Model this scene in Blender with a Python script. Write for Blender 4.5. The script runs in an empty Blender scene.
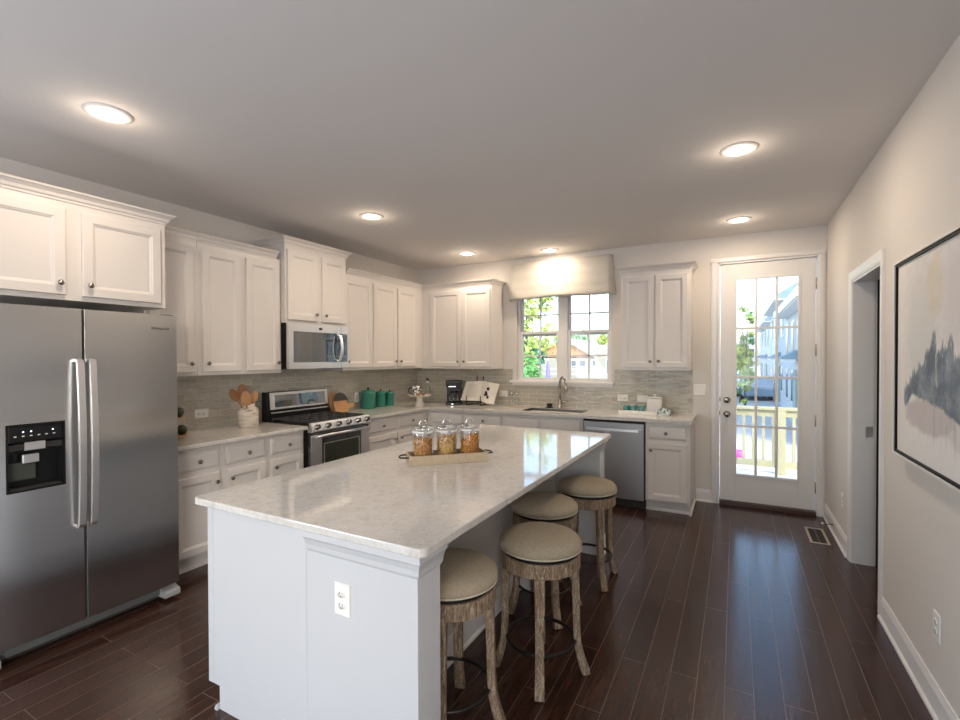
import bpy, bmesh, math, random
from mathutils import Vector, Matrix
random.seed(7)
C = bpy.context.scene.collection
sc = bpy.context.scene
PI = math.pi

# ------------------------------------------------------------------ camera
YAW, PITCH, ROLL, FPX, CY = 0.49603474, -0.01177753, -0.00292226, 472.208, 363.417
fw = Vector((-math.sin(YAW)*math.cos(PITCH), math.cos(YAW)*math.cos(PITCH), math.sin(PITCH)))
r0 = Vector((math.cos(YAW), math.sin(YAW), 0)); u0 = r0.cross(fw)
rt = math.cos(ROLL)*r0 + math.sin(ROLL)*u0
up = -math.sin(ROLL)*r0 + math.cos(ROLL)*u0
cd = bpy.data.cameras.new('camera'); cam = bpy.data.objects.new('camera', cd); C.objects.link(cam)
M = Matrix.Identity(4)
for i in range(3):
    M[i][0] = rt[i]; M[i][1] = up[i]; M[i][2] = -fw[i]
M[0][3], M[1][3], M[2][3] = 3.9487, -5.4345, 1.5057
cam.matrix_world = M
cd.sensor_width = 36; cd.lens = FPX/960*36; cd.shift_y = (CY-360)/960; cd.clip_start = 0.02; cd.clip_end = 400
sc.camera = cam

# ------------------------------------------------------------------ sky, sun, daylight, exposure
EXPOSURE = 0.64
SKY_STRENGTH = 0.5
SUN_STRENGTH = 0.8
REAR_DAYLIGHT = 13.0
SIDE_FILL = 70.0  # power shared by the two added fill lamps behind the camera
DOWNLIGHT = 5.2
w = bpy.data.worlds.new('world'); sc.world = w; w.use_nodes = True
wn = w.node_tree; bg = wn.nodes['Background']
sky = wn.nodes.new('ShaderNodeTexSky'); sky.sky_type = 'NISHITA'; sky.sun_disc = False
sky.sun_elevation = math.radians(38); sky.sun_rotation = math.radians(140); sky.air_density = 1.0; sky.dust_density = 2.5; sky.ozone_density = 1.5
wn.links.new(sky.outputs[0], bg.inputs[0]); bg.inputs[1].default_value = SKY_STRENGTH
sl = bpy.data.lights.new('sun', 'SUN'); sun = bpy.data.objects.new('sun', sl); C.objects.link(sun)
sl.energy = SUN_STRENGTH; sl.angle = math.radians(0.6); sl.color = (1.0, 0.95, 0.86)
SUN_DIR = Vector((0.50, -0.62, 0.60)).normalized()      # towards the sun
sun.rotation_euler = SUN_DIR.to_track_quat('Z', 'Y').to_euler()
sun.location = (0, 0, 30)
def area_light(name, loc, direction, sx, sy, power, color, spread=180):
    l = bpy.data.lights.new(name, 'AREA'); l.shape = 'RECTANGLE'; l.size = sx; l.size_y = sy; l.energy = power; l.color = color; l.spread = math.radians(spread)
    o = bpy.data.objects.new(name, l); C.objects.link(o); o.location = loc
    o.rotation_euler = Vector(direction).to_track_quat('-Z', 'Y').to_euler(); return o
RX = 4.70; RY = -9.6; H = 2.74
for k, x in enumerate((0.95, 2.35, 3.75)):
    area_light('daylight_rear_window', (x, RY+0.02, 1.45), (0, 1, 0.95), 1.1, 1.9, REAR_DAYLIGHT/3, (0.66, 0.82, 1.0), 135)
area_light('added_side_fill', (RX-0.02, -7.5, 1.5), (-1, 0.45, 0.72), 2.1, 1.7, SIDE_FILL*0.5, (0.97, 0.97, 1.0), 150)  # added fill lamp in an invented right-wall opening, out of view
area_light('added_left_fill', (0.02, -7.5, 1.5), (1, 0.30, 0.62), 2.1, 1.7, SIDE_FILL*0.72, (0.84, 0.92, 1.0), 150)  # added fill lamp from the left, its window invented and unseen
sc.view_settings.view_transform = 'Standard'; sc.view_settings.look = 'None'
sc.view_settings.exposure = EXPOSURE; sc.view_settings.gamma = 1; sc.view_settings.use_curve_mapping = False
sc.cycles.max_bounces = 10; sc.cycles.diffuse_bounces = 6; sc.cycles.glossy_bounces = 6; sc.cycles.transparent_max_bounces = 24; sc.cycles.transmission_bounces = 8
sc.cycles.caustics_reflective = False; sc.cycles.caustics_refractive = False
sc.cycles.sample_clamp_indirect = 6
try:
    sc.cycles.use_denoising = True; sc.cycles.denoiser = 'OPENIMAGEDENOISE'
except Exception: pass

# ------------------------------------------------------------------ materials
class N:
    def __init__(s, name):
        s.m = bpy.data.materials.new(name); s.m.use_nodes = True
        s.t = s.m.node_tree; s.b = s.t.nodes['Principled BSDF']; s.out = s.t.nodes['Material Output']
    def n(s, kind, **kw):
        o = s.t.nodes.new(kind)
        for k, v in kw.items():
            if k.startswith('i_'):
                key = k[2:]; key = int(key) if key.isdigit() else key.replace('_', ' ')
                o.inputs[key].default_value = v
            else: setattr(o, k, v)
        return o
    def l(s, a, b): s.t.links.new(a, b)
    def coord(s, scale=(1,1,1), kind='Object', rot=(0,0,0), loc=(0,0,0)):
        tc = s.n('ShaderNodeTexCoord'); mp = s.n('ShaderNodeMapping'); s.l(tc.outputs[kind], mp.inputs[0])
        mp.inputs['Scale'].default_value = scale; mp.inputs['Rotation'].default_value = rot; mp.inputs['Location'].default_value = loc
        return mp.outputs[0]
    def noise(s, vec, scale, detail=3, rough=0.5, dist=0):
        o = s.n('ShaderNodeTexNoise'); s.l(vec, o.inputs['Vector']); o.inputs['Scale'].default_value = scale
        o.inputs['Detail'].default_value = detail; o.inputs['Roughness'].default_value = rough; o.inputs['Distortion'].default_value = dist
        return o.outputs['Fac']
    def ramp(s, fac, stops):
        r = s.n('ShaderNodeValToRGB'); s.l(fac, r.inputs[0]); e = r.color_ramp.elements
        e[0].position, e[0].color = stops[0][0], (*stops[0][1], 1)
        e[1].position, e[1].color = stops[-1][0], (*stops[-1][1], 1)
        for p, c in stops[1:-1]:
            x = e.new(p); x.color = (*c, 1)
        return r.outputs[0]
    def mix(s, fac, a, b, blend='MIX'):
        o = s.n('ShaderNodeMix', data_type='RGBA', blend_type=blend)
        for sock, v in ((o.inputs[0], fac), (o.inputs[6], a), (o.inputs[7], b)):
            if isinstance(v, (int, float)): sock.default_value = v
            elif isinstance(v, tuple): sock.default_value = (*v, 1)
            else: s.l(v, sock)
        return o.outputs[2]
    def math(s, op, a, b=0.0, clamp=False):
        o = s.n('ShaderNodeMath', operation=op, use_clamp=clamp)
        for sock, v in ((o.inputs[0], a), (o.inputs[1], b)):
            if isinstance(v, (int, float)): sock.default_value = v
            else: s.l(v, sock)
        return o.outputs[0]
    def maprange(s, v, a, b, c=0.0, d=1.0, smooth=True):
        o = s.n('ShaderNodeMapRange', interpolation_type='SMOOTHSTEP' if smooth else 'LINEAR'); s.l(v, o.inputs[0])
        for i, x in enumerate((a, b, c, d)): o.inputs[i+1].default_value = x
        return o.outputs[0]
    def set(s, **kw):
        for k, v in kw.items():
            sock = s.b.inputs[k.replace('_', ' ')]
            if isinstance(v, tuple) and len(v) == 3: sock.default_value = (*v, 1)
            elif isinstance(v, (int, float)): sock.default_value = v
            else: s.l(v, sock)
        return s
    def bump(s, h, strength=0.2, dist=0.01):
        o = s.n('ShaderNodeBump'); s.l(h, o.inputs['Height']); o.inputs['Strength'].default_value = strength; o.inputs['Distance'].default_value = dist
        s.l(o.outputs[0], s.b.inputs['Normal']); return s

def plain(name, col, rough=0.5, metal=0.0, var=0.04, scale=12, bump=0.0, bscale=200, **kw):
    k = N(name); v = k.coord()
    n = k.noise(v, scale, 3)
    k.set(Base_Color=k.mix(n, tuple(c*(1-var) for c in col), tuple(min(1, c*(1+var)) for c in col)), Roughness=rough, Metallic=metal, **kw)
    if bump: k.bump(k.noise(v, bscale, 2), bump, 0.002)
    return k.m

def wood(name, cols, rough=0.5, scale=(1, 1, 1), bump=0.15, fine=40):
    k = N(name); v = k.coord(scale)
    n = k.noise(v, 6, 5, 0.6, 1.2); f = k.noise(v, fine, 4, 0.7)
    c = k.ramp(k.math('ADD', k.math('MULTIPLY', n, 0.6), k.math('MULTIPLY', f, 0.4)), cols)
    k.set(Base_Color=c, Roughness=rough); k.bump(f, bump, 0.003); return k.m

def thin_glass(name, tint=(0.95, 0.98, 0.97), refl=0.06, rough=0.0):
    k = N(name)
    tr = k.n('ShaderNodeBsdfTransparent'); tr.inputs[0].default_value = (*tint, 1)
    gl = k.n('ShaderNodeBsdfGlossy'); gl.inputs['Roughness'].default_value = rough
    lw = k.n('ShaderNodeFresnel'); lw.inputs[0].default_value = 1.45
    mx = k.n('ShaderNodeMixShader'); k.l(k.math('MAXIMUM', k.math('MULTIPLY', lw.outputs[0], 0.9 if refl < 0.08 else 0.55), refl*0.3), mx.inputs[0]); k.l(tr.outputs[0], mx.inputs[1]); k.l(gl.outputs[0], mx.inputs[2])
    k.l(mx.outputs[0], k.out.inputs[0]); return k.m

def emit(name, col, strength):
    k = N(name); k.set(Base_Color=col, Emission_Color=col, Emission_Strength=strength); return k.m

mt = {}
mt['wall'] = plain('wall_paint', (0.67, 0.64, 0.605), 0.75, var=0.015, scale=3, bump=0.04, bscale=260)
mt['ceil'] = plain('ceiling_paint', (0.70, 0.68, 0.67), 0.9, var=0.012, scale=2, bump=0.05, bscale=180)
mt['trim'] = plain('trim_white_gloss', (0.74, 0.73, 0.72), 0.35, var=0.01)
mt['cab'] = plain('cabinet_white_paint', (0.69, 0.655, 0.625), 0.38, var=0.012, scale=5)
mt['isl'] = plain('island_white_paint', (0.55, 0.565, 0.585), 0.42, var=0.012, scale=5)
mt['isl_back'] = plain('island_recess_shade_paint', (0.56, 0.53, 0.50), 0.7, var=0.015)  # greyed in the base colour for the shaded seating recess
mt['nickel'] = plain('brushed_nickel', (0.42, 0.39, 0.36), 0.22, 1.0)
mt['knob'] = plain('dark_nickel', (0.30, 0.27, 0.245), 0.2, 1.0)
mt['chrome'] = plain('chrome', (0.75, 0.75, 0.76), 0.12, 1.0)
mt['blackp'] = plain('black_plastic', (0.010, 0.010, 0.011), 0.3, Specular_IOR_Level=0.25)
mt['blackm'] = plain('black_metal', (0.02, 0.018, 0.017), 0.42, 0.6)
mt['iron'] = plain('cast_iron', (0.06, 0.06, 0.064), 0.5, 0.2, bump=0.2, bscale=120)
mt['blackglass'] = plain('black_glass', (0.008, 0.009, 0.011), 0.03, IOR=2.1)
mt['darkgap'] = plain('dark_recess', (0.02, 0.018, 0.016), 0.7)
mt['mirrorglass'] = plain('mirrored_oven_glass', (0.26, 0.29, 0.32), 0.03, 1.0)
mt['white_plastic'] = plain('white_plastic', (0.80, 0.79, 0.76), 0.35)
mt['porcelain'] = plain('white_porcelain', (0.80, 0.77, 0.72), 0.2)
mt['cream'] = plain('cream_ceramic', (0.74, 0.70, 0.62), 0.3)
mt['green'] = plain('green_enamel', (0.028, 0.21, 0.155), 0.22, var=0.1)
mt['teal'] = plain('teal_glass_paint', (0.09, 0.27, 0.27), 0.15, var=0.15)
mt['paper'] = plain('book_paper', (0.78, 0.73, 0.66), 0.8)
mt['ink'] = plain('printed_ink', (0.03, 0.02, 0.03), 0.7)
mt['darkgreen'] = plain('dark_green_peel', (0.022, 0.036, 0.010), 0.5, var=0.4, scale=60)
mt['glass'] = thin_glass('window_glass')
mt['jarglass'] = thin_glass('jar_glass', (0.975, 0.985, 0.985), 0.1)
mt['tanwood'] = wood('tan_wood', [(0.3, (0.40, 0.20, 0.08)), (0.7, (0.55, 0.31, 0.145))], 0.5, (3, 3, 12), fine=30)
mt['spoonwood'] = wood('spoon_wood', [(0.3, (0.22, 0.085, 0.03)), (0.7, (0.40, 0.18, 0.065))], 0.5, (6, 6, 3), fine=30)
mt['traywood'] = wood('washed_tray_wood', [(0.3, (0.30, 0.22, 0.14)), (0.55, (0.48, 0.38, 0.26)), (0.75, (0.56, 0.46, 0.34))], 0.65, (40, 6, 6), fine=20)
mt['traydark'] = wood('dark_tray_wood', [(0.3, (0.05, 0.025, 0.015)), (0.7, (0.13, 0.07, 0.04))], 0.6, (8, 8, 8))
mt['stoolwood'] = wood('weathered_stool_wood', [(0.34, (0.055, 0.030, 0.017)), (0.46, (0.18, 0.118, 0.072)), (0.54, (0.28, 0.205, 0.135)), (0.63, (0.53, 0.46, 0.36))], 0.7, (14, 14, 3), 0.4, 30)
mt['threshold'] = wood('dark_threshold_wood', [(0.3, (0.035, 0.015, 0.010)), (0.7, (0.08, 0.035, 0.025))], 0.4, (2, 10, 10))
mt['deckwood'] = wood('new_deck_wood', [(0.3, (0.37, 0.35, 0.22)), (0.7, (0.47, 0.45, 0.31))], 0.7, (2, 8, 8), 0.1)
mt['siding'] = plain('white_siding', (0.56, 0.59, 0.62), 0.6)
mt['sheath'] = plain('tan_sheathing', (0.50, 0.27, 0.14), 0.8, var=0.1, scale=2)
mt['cream_siding'] = plain('cream_siding', (0.30, 0.30, 0.24), 0.7, var=0.05)
mt['shingle'] = plain('slate_shingles', (0.24, 0.34, 0.40), 0.8, var=0.2, scale=6)
mt['pinkroof'] = plain('pale_roof', (0.42, 0.33, 0.30), 0.8)
mt['winpane'] = plain('dark_window_pane', (0.12, 0.15, 0.17), 0.1)
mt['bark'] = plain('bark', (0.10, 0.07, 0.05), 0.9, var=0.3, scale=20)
mt['leaf_green'] = plain('leaf_green', (0.13, 0.34, 0.11), 0.7, var=0.5, scale=1.5)
mt['leaf_teal'] = plain('leaf_deep_green', (0.05, 0.26, 0.15), 0.7, var=0.5, scale=1.5)
mt['leaf_yellow'] = plain('leaf_yellow_green', (0.36, 0.46, 0.12), 0.7, var=0.4, scale=1.5)
mt['violet'] = plain('violet_canvas', (0.18, 0.16, 0.62), 0.8)
mt['concrete'] = plain('pale_concrete', (0.50, 0.48, 0.46), 0.9, var=0.08, scale=1)
mt['carblue'] = plain('blue_grey_car_paint', (0.26, 0.36, 0.46), 0.25)
mt['rubber'] = plain('tyre_rubber', (0.02, 0.02, 0.02), 0.8)
mt['pink'] = plain('magenta_plastic', (0.75, 0.05, 0.42), 0.5)
mt['lens'] = emit('lamp_lens', (1.0, 0.90, 0.78), 14.0)
mt['piping'] = plain('seat_piping', (0.55, 0.49, 0.40), 0.8)
mt['silver'] = plain('silver_frame', (0.72, 0.70, 0.67), 0.4)
mt['bracket'] = plain('grey_bracket', (0.30, 0.30, 0.30), 0.4)
mt['blackframe'] = plain('black_frame_paint', (0.008, 0.008, 0.008), 0.5, Specular_IOR_Level=0.15)
mt['slate'] = plain('slate_board', (0.07, 0.07, 0.075), 0.5, var=0.2)
mt['tilecap'] = plain('tile_edge', (0.42, 0.40, 0.36), 0.2)

def steel(name, axis, base=(0.56, 0.55, 0.545), rough=0.26):
    k = N(name); s = [260, 260, 260]; s[axis] = 2.0
    v = k.coord(tuple(s)); n = k.noise(v, 1.0, 3, 0.6); v2 = k.coord((2, 2, 5)); n2 = k.noise(v2, 1.0, 2)
    k.set(Base_Color=k.mix(n, tuple(c*0.97 for c in base), base), Metallic=1.0, Roughness=k.math('ADD', k.math('MULTIPLY', n, 0.03), rough))
    k.bump(k.noise(k.coord((1.2, 1.2, 2.2)), 1.0, 1), 0.10, 0.02)
    tg = k.n('ShaderNodeTangent', direction_type='RADIAL', axis='Z'); k.l(tg.outputs[0], k.b.inputs['Tangent']); k.set(Anisotropic=0.6)
    return k.m
mt['steel'] = steel('brushed_steel', 1, (0.62, 0.62, 0.62), 0.19)
mt['steelx'] = steel('brushed_steel_dishwasher', 0, (0.55, 0.565, 0.59), 0.30)
mt['steel_light'] = plain('light_brushed_steel', (0.76, 0.75, 0.74), 0.33, 1.0)
mt['steelv'] = plain('satin_steel', (0.80, 0.80, 0.81), 0.36, 1.0)

def floor_mat():
    k = N('dark_walnut_planks')
    v = k.coord((1, 1, 1), rot=(0, 0, PI/2))
    br = k.n('ShaderNodeTexBrick'); k.l(v, br.inputs['Vector'])
    br.offset = 0.37; br.offset_frequency = 2
    for nme, val in (('Scale', 1.0), ('Mortar Size', 0.0017), ('Mortar Smooth', 0.2), ('Bias', 0.0), ('Brick Width', 1.15), ('Row Height', 0.115)): br.inputs[nme].default_value = val
    br.inputs['Color1'].default_value = (0, 0, 0, 1); br.inputs['Color2'].default_value = (1, 1, 1, 1); br.inputs['Mortar'].default_value = (0.5, 0.5, 0.5, 1)
    tone = br.outputs['Color']; gap = br.outputs['Fac']
    g = k.coord((22, 1.6, 22)); n = k.noise(g, 1.6, 6, 0.65, 1.0); n2 = k.noise(k.coord((90, 4, 90)), 1.0, 3)
    base = k.ramp(n, [(0.30, (0.011, 0.0042, 0.0035)), (0.48, (0.030, 0.0118, 0.008)), (0.66, (0.072, 0.030, 0.019))])
    base = k.mix(k.math('MULTIPLY', tone, 0.5), base, (0.070, 0.029, 0.019))
    base = k.mix(k.math('MULTIPLY', n2, 0.35), base, (0.020, 0.008, 0.006))
    base = k.mix(k.math('MULTIPLY', gap, 0.6), base, (0.20, 0.155, 0.13))  # pale joint lines: bevel highlights put into the colour
    k.set(Base_Color=base, Roughness=k.math('ADD', k.math('MULTIPLY', n, 0.11), 0.155))
    h = k.math('ADD', k.math('MULTIPLY', n, 0.3), k.math('MULTIPLY', gap, -1.0))
    h = k.math('ADD', h, k.math('MULTIPLY', k.noise(k.coord((6, 0.8, 6)), 1.0, 2), 0.8))
    k.bump(h, 0.10, 0.004)
    return k.m
mt['floor'] = floor_mat()

def quartz():
    k = N('grey_white_quartz'); v = k.coord()
    a = k.noise(v, 26, 8, 0.75, 1.0); b = k.noise(v, 5, 5, 0.65, 2.0); c = k.noise(v, 150, 2)
    col = k.ramp(a, [(0.30, (0.46, 0.44, 0.42)), (0.46, (0.60, 0.58, 0.55)), (0.62, (0.67, 0.65, 0.62))])
    col = k.mix(k.maprange(b, 0.56, 0.72, 0, 0.30), col, (0.47, 0.45, 0.43))
    col = k.mix(k.maprange(c, 0.60, 0.72, 0, 0.30), col, (0.36, 0.34, 0.32))
    k.set(Base_Color=col, Roughness=0.07, IOR=1.6); return k.m
mt['quartz'] = quartz()

def tile(name, axis, ior, wave):                                   # axis: the horizontal axis the rows run along
    k = N(name); tc = k.n('ShaderNodeTexCoord'); sp = k.n('ShaderNodeSeparateXYZ'); k.l(tc.outputs['Object'], sp.inputs[0])
    cb = k.n('ShaderNodeCombineXYZ'); k.l(sp.outputs[axis], cb.inputs[0]); k.l(sp.outputs[2], cb.inputs[1])
    br = k.n('ShaderNodeTexBrick'); k.l(cb.outputs[0], br.inputs['Vector']); br.offset = 0.5
    for nme, val in (('Scale', 1.0), ('Mortar Size', 0.0014), ('Mortar Smooth', 0.2), ('Brick Width', 0.20), ('Row Height', 0.0506)): br.inputs[nme].default_value = val
    br.inputs['Color1'].default_value = (0, 0, 0, 1); br.inputs['Color2'].default_value = (1, 1, 1, 1); br.inputs['Mortar'].default_value = (.5, .5, .5, 1)
    n = k.noise(k.coord((1, 1, 1)), 3.5, 3)
    col = k.mix(br.outputs['Color'], (0.37, 0.345, 0.29), (0.48, 0.455, 0.39))
    col = k.mix(k.math('MULTIPLY', n, 0.35), col, (0.50, 0.475, 0.41))
    col = k.mix(br.outputs['Fac'], col, (0.74, 0.71, 0.64))
    k.set(Base_Color=col, Roughness=0.04, IOR=ior)
    wv = k.noise(k.coord((13, 13, 30)), 1.0, 1, 0.5, 0.4)
    h = k.math('ADD', k.math('MULTIPLY', wv, 1.0), k.math('MULTIPLY', br.outputs['Fac'], -0.25))
    h = k.math('ADD', h, k.math('MULTIPLY', br.outputs['Color'], 0.10))
    k.bump(h, 1.0, wave); return k.m
mt['tile_l'] = tile('wavy_glazed_tile', 1, 1.9, 0.009)
mt['tile_b'] = tile('wavy_glazed_tile_window_side', 0, 1.45, 0.004)

def linen(name, a, b, sc_=420):
    k = N(name); v = k.coord()
    wx = k.n('ShaderNodeTexWave', wave_type='BANDS', bands_direction='X'); wx.inputs['Scale'].default_value = sc_/2; k.l(v, wx.inputs[0])
    wy = k.n('ShaderNodeTexWave', wave_type='BANDS', bands_direction='Y'); wy.inputs['Scale'].default_value = sc_/2; k.l(v, wy.inputs[0])
    n = k.noise(v, 90, 4, 0.7); n2 = k.noise(v, 500, 2)
    f = k.math('ADD', k.math('MULTIPLY', n, 0.6), k.math('MULTIPLY', n2, 0.4))
    k.set(Base_Color=k.ramp(f, [(0.3, a), (0.7, b)]), Roughness=0.95)
    k.bump(k.math('ADD', k.math('MULTIPLY', wx.outputs['Fac'], wy.outputs['Fac']), n2), 0.25, 0.002); return k.m
mt['linen'] = linen('oatmeal_linen', (0.265, 0.215, 0.15), (0.44, 0.375, 0.28))
mt['shade'] = linen('ivory_shade_fabric', (0.50, 0.475, 0.42), (0.60, 0.575, 0.52), 260)

def marble_band():
    k = N('veined_travertine'); v = k.coord((5, 5, 45)); n = k.noise(v, 1.0, 5, 0.7, 1.2)
    k.set(Base_Color=k.ramp(n, [(0.36, (0.22, 0.17, 0.13)), (0.44, (0.56, 0.50, 0.42)), (0.6, (0.70, 0.65, 0.57))]), Roughness=0.6); return k.m
mt['travertine'] = marble_band()

def mugmat():
    k = N('black_and_white_glaze'); v = k.coord((40, 40, 40)); n = k.noise(v, 1.0, 2, 0.5, 1.0)
    k.set(Base_Color=k.ramp(n, [(0.46, (0.05, 0.05, 0.06)), (0.52, (0.75, 0.74, 0.72))]), Roughness=0.2); return k.m
mt['mug'] = mugmat()

def painting():
    k = N('abstract_painted_canvas'); tc = k.n('ShaderNodeTexCoord'); P = tc.outputs['Object']
    sp = k.n('ShaderNodeSeparateXYZ'); k.l(P, sp.inputs[0]); y, z = sp.outputs[1], sp.outputs[2]
    nz = k.noise(k.coord((1, 1, 1)), 14, 5, 0.7); nb = k.noise(k.coord((1, 9, 1.2)), 5, 4, 0.6); nf = k.noise(k.coord((1, 1, 1)), 60, 4, 0.7)
    vr = k.noise(k.coord((1, 30, 1.5)), 1.4, 3, 0.6)
    def ell(cy, cz, ry, rz, jit, soft, n=nz):
        a = k.math('DIVIDE', k.math('SUBTRACT', y, cy), ry); b = k.math('DIVIDE', k.math('SUBTRACT', z, cz), rz)
        d = k.math('SQRT', k.math('ADD', k.math('MULTIPLY', a, a), k.math('MULTIPLY', b, b)))
        d = k.math('ADD', d, k.math('MULTIPLY', k.math('SUBTRACT', n, 0.5), jit))
        return k.maprange(d, 1-soft, 1+soft, 1, 0)
    col = k.mix(nz, (0.70, 0.68, 0.665), (0.78, 0.765, 0.75))
    col = k.mix(k.math('MULTIPLY', ell(-2.66, 1.62, 0.20, 0.32, 0.9, 0.5), 0.45), col, (0.50, 0.52, 0.50))
    col = k.mix(k.math('MULTIPLY', ell(-2.83, 1.80, 0.09, 0.13, 0.8, 0.3), 0.5), col, (0.66, 0.56, 0.40))
    col = k.mix(k.math('MULTIPLY', ell(-3.20, 1.74, 0.30, 0.20, 0.9, 0.5), 0.5), col, (0.58, 0.52, 0.53))
    col = k.mix(k.math('MULTIPLY', ell(-2.76, 1.245, 0.28, 0.075, 0.9, 0.18), 0.7), col, (0.47, 0.41, 0.42))
    col = k.mix(k.math('MULTIPLY', ell(-3.2, 1.21, 0.22, 0.07, 0.9, 0.2), 0.35), col, (0.47, 0.41, 0.42))
    # grey-blue mass: ragged vertical strokes on top, sharper lower edge
    def curve(pts):                                       # piecewise height over y, both in metres
        f_ = k.maprange(y, -2.43, -3.45, 0, 1, False); return k.math('ADD', k.math('MULTIPLY', k.ramp(f_, [((-2.43-a)/1.02, ((b-1.2)/0.6,)*3) for a, b in pts]), 0.6), 1.2)
    js = k.noise(k.coord((1, 17, 7)), 1.0, 6, 0.72, 0.8)
    top = curve([(-2.43, 1.345), (-2.50, 1.40), (-2.60, 1.445), (-2.70, 1.50), (-2.78, 1.55), (-2.825, 1.63), (-2.87, 1.55), (-2.94, 1.55), (-3.0, 1.59), (-3.06, 1.50), (-3.15, 1.46), (-3.45, 1.40)])
    top = k.math('ADD', top, k.math('MULTIPLY', k.math('SUBTRACT', js, 0.5), 0.24))
    low = curve([(-2.43, 1.30), (-2.46, 1.262), (-2.50, 1.285), (-2.56, 1.325), (-2.70, 1.315), (-2.9, 1.29), (-3.1, 1.25), (-3.45, 1.22)])
    low = k.math('ADD', low, k.math('MULTIPLY', k.math('SUBTRACT', nz, 0.5), 0.05))
    m = k.math('MULTIPLY', k.maprange(k.math('SUBTRACT', top, z), -0.01, 0.03), k.maprange(k.math('SUBTRACT', z, low), -0.005, 0.015))
    m = k.math('MULTIPLY', m, k.maprange(k.math('SUBTRACT', -2.435, y), 0.0, 0.02)); m = k.math('MULTIPLY', m, k.maprange(k.math('ADD', y, 3.42), 0.0, 0.06))
    holes = k.math('MULTIPLY', k.maprange(nf, 0.62, 0.70, 1, 0.35), k.maprange(k.noise(k.coord((1, 20, 6)), 1.0, 4, 0.65, 0.6), 0.62, 0.70, 1, 0.45))
    m = k.math('MULTIPLY', m, holes)
    bl = k.mix(k.maprange(k.noise(k.coord((1, 7, 7)), 1.0, 4, 0.6), 0.35, 0.65), (0.07, 0.105, 0.15), (0.24, 0.285, 0.33))
    col = k.mix(k.math('MULTIPLY', m, 0.92), col, bl)
    dr = k.math('MULTIPLY', k.maprange(k.noise(k.coord((1, 46, 2.0)), 1.0, 2), 0.60, 0.68), ell(-2.88, 1.20, 0.22, 0.11, 0.5, 0.3))
    col = k.mix(k.math('MULTIPLY', dr, 0.35), col, (0.35, 0.33, 0.34))
    k.set(Base_Color=col, Roughness=0.8); k.bump(nf, 0.12, 0.003); return k.m
mt['painting'] = painting()

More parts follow.
